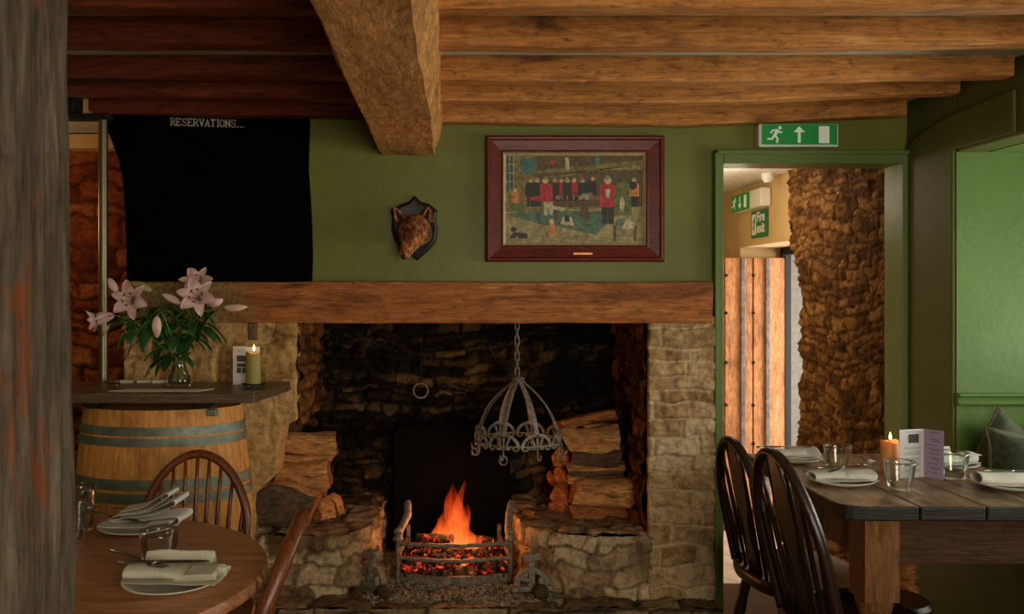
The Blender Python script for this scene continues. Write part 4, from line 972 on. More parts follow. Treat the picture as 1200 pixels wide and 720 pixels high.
g = G(); runner(g, lambda u, v, k: (XL-.0058-.001*k, yl-.028-.055*u, zb+.035+.1*v)); g.build('running_man', M['fireexit'], fe)
# lobby ceiling sensor
g = G(); g.lathe([(.02, 0), (.035, .02), (.035, .05)], (1.84, 4.95, 2.04), 14); tag(g.build('ceiling_sensor', M['signwhite'], smooth=True, ang=40), 'small white sensor under the lobby ceiling', 'sensor')
# outer plank door
dr = thing('plank_door', 'open wooden plank door seen through the green doorway', 'door', (2.20, 5.68, -.14))
xs = [1.40, 1.565, 1.735, 1.795, 1.945, 2.005, 2.20]
YD = 5.60
for i, (a_, b_) in enumerate(((1.40, 1.60), (1.605, 1.80), (1.805, 1.985), (1.99, 2.20))):
    g = G(); g.box(a_, b_-.004, YD, YD+.03, -.14, 1.63); g.build('door_plank', M['doorwood'], dr, bevel=.004)
def dpx(px): return (px-CX)*YD/F
for c_ in (868, 897):
    g = G(); x_ = dpx(c_+2); g.box(x_-.015, x_+.015, YD-.018, YD-.001, -.14, 1.63); g.build('cover_strip', plain('door_strip_grey', '#6e625a', .7, nscale=25, namt=.3), dr, bevel=.005)
g = G()
for px in (851, 883):
    for py in (323, 367, 425, 475, 520):
        p = P(px, py, YD); g.sphere((p.x, YD-.003, p.z), .011, 8, 5)
g.build('door_studs', M['ironD'], dr, smooth=True)
g = G(); g.box(2.195, 2.215, YD-.005, YD+.035, -.14, 1.64); g.build('door_edge', M['ironD'], dr)
# ================================================================== barrel and its board
BX, BY = -1.085, 3.28
br = thing('oak_barrel', 'oak wine barrel with grey metal hoops standing against the chimney wall', 'barrel', (BX, BY, 0))
def brad(z): return .296+.042*math.sin(math.pi*min(1, max(0, z/.985)))**1.1
SY = .62
g = G(); rings = []; mi = None; NS = 26
for i in range(41):
    z = .985*i/40; ring = []
    for j in range(NS*6):
        a = 2*math.pi*j/(NS*6); e = (j % 6)/6; dd = .0035*(1 if (j % 6) == 0 else 0)
        r = brad(z)-dd; ring.append(Vector((BX+r*math.cos(a), BY+r*SY*math.sin(a), z)))
    rings.append(ring)
g.loft(rings, False)
inner = [[Vector((BX+(p.x-BX)*k, BY+(p.y-BY)*k, z)) for p in rings[-1]] for k, z in ((1, .985), (.93, .985), (.90, .95), (.0+.02, .95))]
g.loft(inner, True); g.build('staves', M['barrel'], br, smooth=True, ang=28)
for z0, z1 in ((.893, .925), (.855, .885), (.70, .738), (.652, .688), (.33, .365), (.28, .315), (.10, .13), (.06, .09)):
    g = G(); rings = []
    for z, o in ((z0, .0), (z0, .004), (z1, .004), (z1, .0)):
        rings.append([Vector((BX+(brad(z)+o+.001)*math.cos(a), BY+(brad(z)+o+.001)*SY*math.sin(a), z)) for a in [2*math.pi*j/96 for j in range(96)]])
    g.loft(rings, False); g.build('hoop', M['hoop'], br, smooth=True, ang=30)
g = G(); p = P(250, 483, BY-.17); g.box(p.x-.018, p.x+.018, BY-.197, BY-.17, p.z-.012, p.z+.012); g.build('bung_plate', M['hoop'], br, bevel=.003)
bd = thing('barrel_table_board', 'thick dark board with a slanted end lying over the barrel', 'board', (-1.05, 3.25, 1.02))
g = G(); g.prism([(-1.72, 3.04), (-.685, 3.04), (-.63, 3.40), (-.63, 3.44), (-1.72, 3.44)], 'XY', 1.019, 1.054); g.noise(.002, 6, 4)
g.build('board', M['board'], bd, bevel=.004)
for x in (-1.3, -.9):
    g = G(); g.box(x-.02, x+.02, 3.14, 3.42, .986, 1.0185); g.build('batten', M['ironD'], bd)
ZB2 = 1.054
g = G(); rings = []
g.prism([(-1.22, 3.09), (-.90, 3.09), (-.86, 3.16), (-1.18, 3.16)], 'XY', ZB2+.0005, ZB2+.003); tag(g.build('paper_runner', M['linen2']), 'pale paper strip lying on the barrel board in front of the vase', 'paper')
for i, px in enumerate((131, 149, 169, 186)):
    p = P(px, 452, 3.37); g = G(); g.box(-.026, .026, -.012, .012, 0, .012); g.noise(.002, 30, i); o = g.build('slate_chip', M['linen2'] if i else M['steel'], bevel=.003)
    o.location = (p.x, 3.37, ZB2+.001); o.rotation_euler = (0, 0, .1*i)
    tag(o, ['small pale tile lying on the barrel board beside the metal pole', 'second pale tile from the metal pole on the barrel board', 'third pale tile from the metal pole on the barrel board', 'pale tile on the barrel board nearest the glass vase'][i], 'tile', 'pale tiles on the barrel board')

# candles
def candle(loc, r, h, mat, label, stand=True, group='pillar candles'):
    t = thing('pillar_candle', label, 'candle', loc, 0, group)
    g = G(); g.lathe([(r*.96, 0), (r, .004), (r, h-.004), (r*.93, h), (r*.8, h-.003), (r*.35, h-.008), (.002, h-.009)], (0, 0, 0), 28)
    for i, p in enumerate(g.v):
        if p.z > h*.9: g.v[i] = p+Vector((0, 0, .004*math.sin(2*math.atan2(p.y, p.x)+1)))
    g.build('wax_body', mat, t, smooth=True, local=True, ang=60)
    g = G(); g.tube([(0, 0, h-.01), (.001, 0, h+.004), (.003, 0, h+.009)], .0012, 6); g.build('wick', M['ironD'], t, local=True)
    g = G(); g.lathe([(.0008, 0), (.0035, .004), (.0045, .009), (.003, .016), (.0006, .025)], (.002, 0, h+.003), 12); g.build('flame', M['flame'], t, smooth=True, local=True)
    l = bpy.data.lights.new('candle_light', 'POINT'); l.energy = .12; l.color = (1, .6, .25); l.shadow_soft_size = .01
    o = bpy.data.objects.new('candle_light', l); C.objects.link(o); o.location = Vector(loc)+Vector((0, 0, h+.04))
    return t
pc_ = P(297, 449, 3.24)
candle((pc_.x, 3.24, ZB2+.014), .028, .118, M['candle'], 'lit olive pillar candle on a wire stand on the barrel board')
cs = thing('candle_stand', 'small black wire stand under the olive candle', 'candle holder', (pc_.x, 3.24, ZB2+.001))
g = G(); g.lathe([(.002, .009), (.042, .009), (.046, .0125), (.002, .0125)], (0, 0, 0), 24); g.build('stand_plate', M['ironD'], cs, local=True, smooth=True, ang=40)
for k in range(3):
    a = 2*math.pi*k/3+.5; g = G(); g.tube([(.02*math.cos(a), .02*math.sin(a), .009), (.035*math.cos(a), .035*math.sin(a), .003), (.043*math.cos(a), .043*math.sin(a), .002)], .002, 6); g.build('foot', M['ironD'], cs, local=True, smooth=True)
# menu on the board
m1 = P(289, 452, 3.33); t = thing('menu_card', 'white menu card with a dark photo block behind the olive candle', 'menu', (m1.x, 3.33, ZB2))
def leafcard(t, x0, x1, y0, y1, h, mat, nm='card_panel', th=.0012, topd=0):
    g = G(); n = Vector((y1-y0, -(x1-x0), 0)).normalized()*th
    v = [(x0, y0, 0), (x1, y1, 0), (x1, y1, h), (x0, y0, h+topd)]
    v = [Vector(p) for p in v]; g.add(v+[p-n for p in v], [(0, 1, 2, 3), (7, 6, 5, 4), (0, 4, 5, 1), (1, 5, 6, 2), (2, 6, 7, 3), (3, 7, 4, 0)])
    o = g.build(nm, mat, t, local=True)
    def mark(u0, u1, v0, v1, mat, name):
        q = G(); nn = n.normalized()*.0004
        if nn.y > 0: nn = -nn
        base = Vector((0, 0, 0))
        A = Vector((x0, y0, 0)); B = Vector((x1, y1, 0)); off = nn*(4.5 if True else 1)
        pts = [A.lerp(B, u)+Vector((0, 0, h*v))+off for u, v in ((u0, v0), (u1, v0), (u1, v1), (u0, v1))]
        return pts
    return mark
mk = leafcard(t, -.053, .001, .0, -.006, .148, M['paper']); mk2 = leafcard(t, .001, .050, -.006, .004, .145, M['paper'])
g = G()
for u0, u1, v0, v1 in ((.30, .95, .60, .76), (.30, .95, .46, .56), (.30, .62, .30, .44), (.68, .95, .30, .44)): g.add(mk(u0, u1, v0, v1, None, ''), [(0, 1, 2, 3)])
g.build('printed_photos', M['ink'], t, local=True)
g = G(); g.add(mk(.3, .9, .88, .90, None, ''), [(0, 1, 2, 3)]); g.build('printed_lines', M['inkpale'], t, local=True)

# ------------------------------------------------------------------ vase of lilies
VX, VY = (210-CX)*3.27/F, 3.27
vs_ = thing('glass_vase', 'clear glass vase of pink lilies standing on the barrel board', 'vase', (VX, VY, ZB2))
g = G(); g.lathe([(.002, .0), (.040, 0), (.047, .006), (.044, .03), (.030, .06), (.024, .085), (.029, .105), (.046, .128), (.0445, .128), (.0275, .105), (.0225, .085), (.0285, .06), (.042, .03), (.043, .010), (.002, .008)], (0, 0, 0), 36)
g.build('vase_glass', M['glass'], vs_, smooth=True, local=True)
wat = glassmat('vase_water', (.86, .90, .78), .6)
g = G(); g.lathe([(.002, .009), (.041, .011), (.040, .03), (.027, .06), (.022, .078), (.002, .078)], (0, 0, 0), 28); g.build('water', wat, vs_, smooth=True, local=True)
def petal(g, c, d, side, Ln, W, curl, open_, m=0, nseg=8):
    """petal from c along axis d spreading to side"""
    up = d.normalized(); s = side.normalized(); b = up.cross(s).normalized(); rows = []
    for i in range(nseg+1):
        t = i/nseg; ang = open_*t**.8+curl*t*t
        # integrate path
        rows.append((t, ang))
    p = Vector(c); prev = 0; pts = []
    for i, (t, ang) in enumerate(rows):
        dirv = up*math.cos(ang)+s*math.sin(ang)
        if i: p = p+dirv*Ln/nseg
        w = W*(math.sin(math.pi*(t*.86+.10))**.8)*(1 if t < 1 else .12)
        nrm = (up*-math.sin(ang)+s*math.cos(ang))
        row = []
        for k in range(-2, 3):
            u = k/2; row.append(p+b*u*w*.5+nrm*(abs(u)**2*-.12*W if 1 else 0)+nrm*(.10*W if k == 0 else 0)*-1+nrm*.05*W*math.sin(t*9+k))
        pts.append(row)
    o = len(g.v); 
    for r in pts: g.v += r
    for i in range(nseg):
        for k in range(4): a = o+i*5+k; g.f.append([a, a+1, a+6, a+5]); g.m.append(m)
def bud(parent, c, d, Ln, r, mat, name='bud'):
    d = Vector(d).normalized(); q = Vector((0, 0, 1)).rotation_difference(d).to_matrix(); g = G()
    prof = [(.12, 0), (.5, .08), (.85, .25), (1, .45), (.92, .65), (.62, .85), (.3, .96), (.08, 1)]
    rings = []
    for a, z in prof:
        rings.append([q @ Vector((a*r*math.cos(2*math.pi*j/18)*(1+.10*math.cos(3*2*math.pi*j/18)), a*r*math.sin(2*math.pi*j/18)*(1+.10*math.cos(3*2*math.pi*j/18)), z*Ln))+Vector(c) for j in range(18)])
    g.loft(rings); return g.build(name, mat, parent, smooth=True)
def bloom(parent, c, d, Ln, W, mat, open_=1.15, curl=.9, rot=0):
    d = Vector(d).normalized(); a = d.cross(Vector((0, 0, 1))).normalized(); b = a.cross(d).normalized(); g = G()
    base = Vector(c)-d*Ln*.30
    for k in range(6):
        th = rot+2*math.pi*k/6; s = a*math.cos(th)+b*math.sin(th)
        petal(g, base+d*(.003*(k % 2)), d, s, Ln, W*(1 if k % 2 else .78), curl+.15*math.sin(k*2.1), open_*(1+.12*math.sin(k*3.3)))
    o = g.build('bloom', mat, parent, smooth=True, solid=.0012, sub=1)
    g = G()
    for k in range(6):
        th = rot+.5+2*math.pi*k/6; s = a*math.cos(th)+b*math.sin(th); e = base+d*Ln*.62+s*Ln*.22
        g.tube([base, base+d*Ln*.35+s*Ln*.05, e], .0011, 5); 
    g.build('filaments', M['stem'], o, smooth=True)
    g = G()
    for k in range(6):
        th = rot+.5+2*math.pi*k/6; s = a*math.cos(th)+b*math.sin(th); e = base+d*Ln*.62+s*Ln*.22
        g.tube([e-d.cross(s)*.006, e+d.cross(s)*.006], .0022, 6)
    g.build('anthers', M['anther'], o, smooth=True)
    return o
neck = Vector((VX, VY, ZB2+.09))
def stemline(g, end, bow=(0, 0, 0), r=.0032, start=None):
    s0 = Vector((VX+(VX-end.x)*.10, VY+(VY-end.y)*.1, ZB2+.014)) if start is None else start
    n1 = neck+Vector(((end.x-VX)*.05, (end.y-VY)*.06, 0)) if start is None else start
    pts = []
    if start is None:
        for i in range(4): pts.append(s0.lerp(n1, i/4))
    for i in range(11):
        t = i/10; mid = (n1+end)/2+Vector(bow); pts.append(n1*(1-t)**2+mid*2*t*(1-t)+end*t*t)
    g.tube(pts, r, 7); return pts
def leafblade(g, base, d, Ln, W, droop=.6, roll=0):
    d = Vector(d).normalized(); side = d.cross(Vector((0, 0, 1)))
    side = side.normalized() if side.length > .1 else Vector((1, 0, 0))
    side = Matrix.Rotation(roll, 3, d) @ side
    p = Vector(base); rows = []; n = 9; cur = d.copy()
    for i in range(n+1):
        t = i/n; w = W*math.sin(math.pi*min(1, t*.93+.05))**.9*(1 if i < n else .1)
        nr = side.cross(cur).normalized()
        rows.append([p-side*w/2+nr*w*.12, p-nr*w*.04, p+side*w/2+nr*w*.12]); cur = (cur+Vector((0, 0, -droop/n*1.7))).normalized(); p = p+cur*Ln/n
    o = len(g.v)
    for r in rows: g.v += r
    for i in range(n):
        for k in range(2): a = o+i*3+k; g.f.append([a, a+1, a+4, a+3]); g.m.append(0)
rnd = random.Random(12)
def lily(label, end, heads, nleaf, bow=(0, 0, .03), group='lilies in the glass vase'):
    """heads: list of (kind, px, py, depth, direction, size...)"""
    t = thing('lily_stem', label, 'flower', (VX, VY, ZB2+.02), 0, group)
    g = G(); E = P(*end); pts = stemline(g, E, bow)
    for h in heads:
        c = P(h[1], h[2], h[3]); d = Vector(h[4]).normalized()
        b = c-d*(h[5]*.3 if h[0] == 'bloom' else 0)
        a = pts[-3]; mid = (a+b)/2+Vector((0, 0, .012)); g.tube([a, a.lerp(mid, .6), mid.lerp(b, .5), b], .0022, 6)
    g.build('stem', M['stem'], t, smooth=True)
    g = G()
    for i in range(int(nleaf*1.5)):
        k = rnd.randint(5, len(pts)-1); b = pts[k]; ang = rnd.uniform(0, 2*math.pi)
        dx = (E.x-VX)*1.5; v = Vector((math.cos(ang)+dx*2, math.sin(ang)*.8, rnd.uniform(-.2, .7)))
        leafblade(g, b, v, rnd.uniform(.09, .14), rnd.uniform(.030, .048), rnd.uniform(.6, 1.5), rnd.uniform(-.5, .5))
    g.build('leaves', M['leaf'], t, smooth=True, solid=.0008)
    for h in heads:
        c = P(h[1], h[2], h[3])
        if h[0] == 'bloom': bloom(t, c, h[4], h[5], h[6], M['petal'], *(h[7:]))
        else: bud(t, c, h[4], h[5], h[6], M[h[7]])
lily('lily stem with a wide open pink bloom and pink bud, left in the vase', (166, 366, 3.25), [('bloom', 155, 352, 3.19, (-.1, -1, .12), .105, .052, 1.15, .8, .3), ('bud', 137, 343, 3.22, (-.55, -.1, 1), .062, .015, 'petal')], 9)
lily('lily stem with a drooping half-open pink bloom at far left of the bouquet', (140, 376, 3.20), [('bloom', 124, 372, 3.19, (-1, -.25, -.25), .10, .048, .38, .55, .9)], 6, (0, 0, .05))
lily('lily stem with a big pink bloom facing the room, right in the vase', (228, 362, 3.24), [('bloom', 232, 349, 3.17, (.05, -1, .25), .108, .056, 1.05, .8, .25), ('bud', 212, 356, 3.19, (-1, -.2, .55), .075, .014, 'petalpale')], 8)
lily('lily stem with paler bloom at the top behind the big pink one', (236, 346, 3.33), [('bloom', 231, 333, 3.31, (.05, -.8, .6), .095, .050, 1.1, .6, .0)], 6)
lily('lily stem with a long pale bud pointing right past the bouquet', (252, 366, 3.27), [('bud', 262, 361, 3.25, (1, -.1, .05), .092, .014, 'petalpale'), ('bud', 243, 357, 3.24, (1, -.2, .3), .066, .017, 'petal')], 8)
lily('lily stem with a closed greenish bud pointing up and left', (190, 362, 3.27), [('bud', 178, 341, 3.26, (-1, -.1, .42), .082, .016, 'budgreen')], 7)
lily('lily stem with a striped pink bud hanging straight down in the middle', (187, 362, 3.18), [('bud', 184, 370, 3.13, (0, 0, -1), .082, .017, 'petal')], 8, (0, -.02, .06))
# ================================================================== chairs
def smoothpath(pts, n=6):
    out = []; pts = [Vector(p) for p in pts]; K = len(pts)
    for i in range(K-1):
        p0 = pts[max(i-1, 0)]; p1 = pts[i]; p2 = pts[i+1]; p3_ = pts[min(i+2, K-1)]
        for k in range(n):
            t = k/n; out.append(.5*((2*p1)+(p2-p0)*t+(2*p0-5*p1+4*p2-p3_)*t*t+(3*p1-p0-3*p2+p3_)*t**3))
    out.append(pts[-1]); return out
def windsor(label, loc, rz, mat, H=.90, W=.36, lean=.28, splat=False, nsp=8, group=None, bw=.014, bd_=.019, scale=1):
    """faces local +Y, origin under seat centre"""
    t = thing('windsor_chair', label, 'chair', loc, rz, group)
    zs = .455; yb = -.160
    g = G(); rings = []
    for z, k in ((.408, .90), (.413, .97), (.435, 1.0), (.452, 1.0), (.458, .975), (.450, .86), (.445, .5), (.444, .03)):
        ring = []
        for j in range(44):
            a = 2*math.pi*j/44; c, s = math.cos(a), math.sin(a); e = 3.0
            x = .218*abs(c)**(2/e)*(1 if c > 0 else -1)*(1+.05*s); y = .200*abs(s)**(2/e)*(1 if s > 0 else -1)
            ring.append(Vector((x*k, y*k, z)))
        rings.append(ring)
    g.loft(rings); g.build('seat', mat, t, smooth=True, local=True, ang=50)
    def yl_(z): return yb-lean*(z-zs)
    hw = W/2; top_ = H
    bp = []
    for i in range(33):
        a = math.pi*i/32; c, s = math.cos(a), math.sin(a)
        x = -hw*(c if abs(c) < 1 else c)*(.86+.14*min(1, s*2.0)) ; z = zs-.01+(top_-zs+.01)*abs(s)**.72
        bp.append((x, yl_(z)+.0*s, z))
    g = G(); g.tube(bp, bw, 10, flat=bd_/bw, up=(0, 1, .0)); g.build('bow', mat, t, smooth=True, local=True, ang=60)
    def bow_z(x):
        best = zs
        for a, b in zip(bp, bp[1:]):
            if min(a[0], b[0]) <= x <= max(a[0], b[0]) and a[0] != b[0]:
                f = (x-a[0])/(b[0]-a[0]); z = a[2]+(b[2]-a[2])*f
                best = max(best, z)
        return best
    xs_ = [(-1+2*(i+.5)/nsp) for i in range(nsp)]
    for u in xs_:
        if splat and abs(u) < .14: continue
        xb = u*hw*.74; xt = u*hw*.93; zt = bow_z(xt)-.004
        g = G(); pts = [(xb+(xt-xb)*k/6, yl_(zs+(zt-zs)*k/6)+.004, zs-.012+(zt-zs+.012)*k/6) for k in range(7)]
        g.tube(pts, [.0065, .0075, .0085, .0085, .0075, .0065, .0055], 8); g.build('spindle', mat, t, smooth=True, local=True)
    if splat:
        g = G(); rings = []
        zt = bow_z(0)-.003
        for k in range(25):
            u = k/24; z = zs-.01+(zt-zs+.01)*u; w = .028+.010*math.cos(u*9)+(.016*math.exp(-((u-.55)/.13)**2))
            rings.append([Vector((-w, yl_(z)-.004, z)), Vector((w, yl_(z)-.004, z)), Vector((w, yl_(z)+.006, z)), Vector((-w, yl_(z)+.006, z))])
        g.loft(rings); g.build('splat', mat, t, smooth=False, local=True, bevel=.001)
    legs = []
    for sx in (-1, 1):
        for sy in (-1, 1):
            a = Vector((sx*.13, sy*.12, .425)); b = Vector((sx*.19, sy*.185, .0)); prof = [.012, .015, .019, .017, .021, .017, .015, .018, .021, .016, .012, .010]
            g = G(); g.tube([a.lerp(b, k/11) for k in range(12)], prof, 10); g.build('leg', mat, t, smooth=True, local=True, ang=60)
    for sx in (-1, 1):
        g = G(); a = Vector((sx*.165, -.158, .17)); b = Vector((sx*.165, .158, .17)); g.tube([a.lerp(b, k/6) for k in range(7)], [.008, .011, .014, .016, .014, .011, .008], 8); g.build('stretcher', mat, t, smooth=True, local=True)
    g = G(); g.tube([(-.165, 0, .17), (-.08, 0, .17), (0, 0, .17), (.08, 0, .17), (.165, 0, .17)], [.008, .012, .015, .012, .008], 8); g.build('stretcher', mat, t, smooth=True, local=True)
    return t
windsor('bow-back chair facing the camera between the round table and the barrel', (-.80, 2.56, 0), math.pi+.06, M['chair'], H=.885, W=.37, lean=.20, nsp=9)
# chair right of round table, facing left
windsor('bow-back chair seen edge-on right of the round table', (-.675, 2.03, 0), math.pi/2+.0565, M['chair'], H=.885, W=.36, lean=.394, nsp=7)
GR_ = 'dark wheel-back chairs at the old pine table'
windsor('dark wheel-back chair farther from the camera, nearest the doorway', (1.218, 2.98, 0), -math.pi/2+.10, M['chairdark'], H=.905, W=.37, lean=.20, splat=True, nsp=7, bw=.013, bd_=.017, group=GR_)
windsor('dark wheel-back chair nearer the camera at the left side of the pine table', (1.205, 2.50, 0), -math.pi/2+.12, M['chairdark'], H=.955, W=.39, lean=.24, splat=True, nsp=7, bw=.013, bd_=.017, group=GR_)

# ================================================================== tables
rt = thing('round_table', 'round polished oak table in the left foreground', 'table', (-.94, 2.05, 0))
g = G(); g.lathe([(.002, .71), (.475, .71), (.492, .714), (.5, .722), (.5, .740), (.496, .747), (.488, .750), (.002, .750)], (-.94, 2.05, 0), 96)
g.build('tabletop', M['tabletop'], rt, smooth=True, ang=30)
g = G(); g.lathe([(.19, .0), (.19, .03), (.07, .06), (.05, .14), (.06, .3), (.075, .42), (.05, .55), (.06, .66), (.13, .70), (.13, .71)], (-.94, 2.05, 0), 32); g.build('pedestal', M['oldwood'], rt, smooth=True, ang=50)
g = G(); g.box(-.565, -.555+.03, 1.90, 1.96, 0, .709); g.build('leg', M['split'], rt, bevel=.004)

TX0, TX1, TY0, TY1, TZ = 1.118, 1.865, 2.44, 3.235, .805
pt = thing('pine_table', 'long old pine table with split planks standing by the green alcove', 'table', (1.49, 2.84, 0))
def plank(x0, x1, r0=0, r1=0):
    poly = []
    def cor(cx, cy, r, a0):
        if r <= 0: return [(cx, cy)]
        return [(cx+r*math.cos(math.radians(a0+15*i)), cy+r*math.sin(math.radians(a0+15*i))) for i in range(7)]
    poly += cor(x0+r0, TY0+r0, r0, 180) if r0 else [(x0, TY0)]
    poly += cor(x1-r1, TY0+r1, r1, 270) if r1 else [(x1, TY0)]
    poly += [(x1, TY1), (x0, TY1)]
    g = G(); g.prism(poly, 'XY', TZ-.043, TZ); return g
for a_, b_, r0, r1 in ((TX0, 1.338, .07, 0), (1.3425, 1.528, 0, 0), (1.5315, 1.70, 0, 0), (1.7015, TX1, 0, .05)):
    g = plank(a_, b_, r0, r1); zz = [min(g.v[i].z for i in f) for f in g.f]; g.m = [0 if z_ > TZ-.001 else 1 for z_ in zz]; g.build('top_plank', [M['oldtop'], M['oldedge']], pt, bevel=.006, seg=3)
g = G(); g.box(1.25, 1.83, 2.492, 2.512, .625, TZ-.044); g.build('apron', M['oldwood'], pt, bevel=.002)
g = G(); g.box(1.25, 1.83, 3.16, 3.18, .625, TZ-.044); g.build('apron', M['oldwood'], pt, bevel=.002)
for x in (1.215, 1.80):
    g = G(); g.box(x, x+.02, 2.53, 3.14, .625, TZ-.044); g.build('apron', M['oldleg'], pt, bevel=.002)
for x, y in ((1.255, 2.535), (1.795, 2.535), (1.255, 3.145), (1.677, 3.135)):
    g = G(); g.box(x-.05, x+.05, y-.05, y+.05, .54, TZ-.044); g.box(x-.05, x+.05, y-.05, y+.05, .06, .14)
    g.lathe([(.045, .14), (.03, .16), (.042, .18), (.024, .20), (.030, .25), (.036, .30), (.036, .345), (.026, .36), (.022, .368), (.034, .376), (.034, .388), (.024, .396), (.028, .42), (.042, .46), (.028, .49), (.044, .51), (.044, .54)], (x, y, 0), 24)
    g.lathe([(.02, 0), (.03, .02), (.04, .06)], (x, y, 0), 20)
    if y < 2.6: 
        g = G(); g.box(x-.05, x+.05, y-.05, y+.05, .515, TZ-.044); g.lathe([(.02, 0), (.03, .02), (.04, .06), (.045, .14), (.03, .16), (.042, .18), (.03, .21), (.043, .30), (.050, .42), (.040, .46), (.050, .49), (.055, .515)], (x, y, 0), 24)
    g.build('leg', M['oldleg'] if x < 1.3 or y < 2.6 else M['splitred'], pt, smooth=True, ang=30)  # rear right leg gets a paler wood to imitate light falling on it
# dark-seated stool under the table
sl = thing('low_stool', 'small stool with dark round seat pushed under the pine table', 'stool', (1.455, 2.82, 0))
g = G(); g.lathe([(.002, .375), (.10, .375), (.12, .385), (.12, .40), (.108, .412), (.002, .41)], (1.455, 2.82, 0), 36, 1.0, 1.0); g.build('seat', M['chairdark'], sl, smooth=True, ang=40)
for sx, sy in ((-1, -1), (1, -1), (-1, 1), (1, 1)):
    a = Vector((1.455+sx*.05, 2.82+sy*.05, .38)); b = Vector((1.455+sx*.09, 2.82+sy*.09, 0)); g = G(); g.tube([a.lerp(b, k/9) for k in range(10)], [.012, .015, .019, .015, .018, .02, .016, .018, .014, .01], 10); g.build('leg', M['chairdark'], sl, smooth=True)
# ================================================================== table settings
def plate(loc, r, label, grp='white plates laid on the tables'):
    t = thing('plate', label, 'plate', loc, 0, grp)
    g = G(); g.lathe([(.002, .002), (r*.55, .002), (r*.6, 0), (r*.66, .003), (r, .016), (r*1.0, .0185), (r*.985, .0185), (r*.68, .0065), (r*.6, .005), (.002, .005)], (0, 0, 0), 48)
    g.build('dish', M['china'], t, smooth=True, local=True); return t
def glass(loc, rt_, rb, h, label, grp):
    t = thing('tumbler', label, 'glass', loc, 0, grp)
    g = G(); pr_ = []
    for i in range(9): u = i/8; pr_.append((rb+(rt_-rb)*(u**.62), .0+h*u))
    inn = [(a-.0022, max(b, .008)) for a, b in reversed(pr_)]
    g.lathe([(.002, 0)]+[(rb*.92, 0)]+pr_[:]+inn+[(.002, .008)], (0, 0, 0), 40); g.build('glass_body', M['glass'], t, smooth=True, local=True); return t
def ribbon(g, path, y0, y1, wav=.004, seed=0, n=14, skew=0.0, taper=0):
    pts = smoothpath([(a, 0, b) for a, b in path], 6); rows = []
    for j in range(n+1):
        v = j/n; y = y0+(y1-y0)*v; row = []
        for i, p in enumerate(pts):
            q = Vector((p.x*14, y*14, p.z*30+seed*3)); nn = noise.noise_vector(q)*wav
            row.append(Vector((p.x+skew*v+nn.x, y+nn.y*.7, p.z*(1-taper*v)+nn.z*.7)))
        rows.append(row)
    K = len(pts); o = len(g.v)
    for r in rows: g.v += r
    for j in range(n):
        for i in range(K-1): a = o+j*K+i; g.f.append([a, a+1, a+K+1, a+K]); g.m.append(0)
def knife(loc, rz, label, ry=0, L_=.21, grp='table knives'):
    t = thing('table_knife', label, 'knife', loc, rz, grp); t.rotation_euler = (0, ry, rz)
    g = G(); rings = []
    for i in range(13):
        u = i/12; x = .0+.115*u; w = .0095*(1-.15*u) if u < .8 else .0095*.88*math.sqrt(max(.02, 1-((u-.8)/.2)**2)); rings.append([Vector((x, -w, -.0007)), Vector((x, w, -.0012)), Vector((x, w, .0012)), Vector((x, -w, .0007))])
    g.loft(rings); g.build('blade', M['steel'], t, local=True)
    g = G(); g.tube([(-.095, 0, 0), (-.09, 0, 0), (-.05, 0, 0), (-.01, 0, 0), (.002, 0, 0)], [.004, .008, .0075, .0055, .004], 10, flat=.55, up=(0, 0, 1)); g.build('handle', M['steel'], t, smooth=True, local=True); return t
def fork(loc, rz, label, ry=0, grp='table forks'):
    t = thing('fork', label, 'fork', loc, rz, grp); t.rotation_euler = (0, ry, rz)
    g = G(); g.tube([(-.10, 0, 0), (-.095, 0, .001), (-.05, 0, .003), (.0, 0, .002), (.02, 0, .0)], [.004, .0075, .006, .003, .003], 10, flat=.45, up=(0, 0, 1)); g.build('handle', M['steel'], t, smooth=True, local=True)
    g = G(); g.tube([(.018, 0, 0), (.03, 0, .0), (.045, 0, -.001)], [.003, .010, .0125], 10, flat=.16, up=(0, 0, 1)); 
    for k in range(4): y = -.0095+.0063*k; g.tube([(.043, y, -.001), (.06, y, .001), (.085, y*.95, .004)], [.0018, .0016, .0009], 6)
    g.build('tines', M['steel'], t, smooth=True, local=True); return t
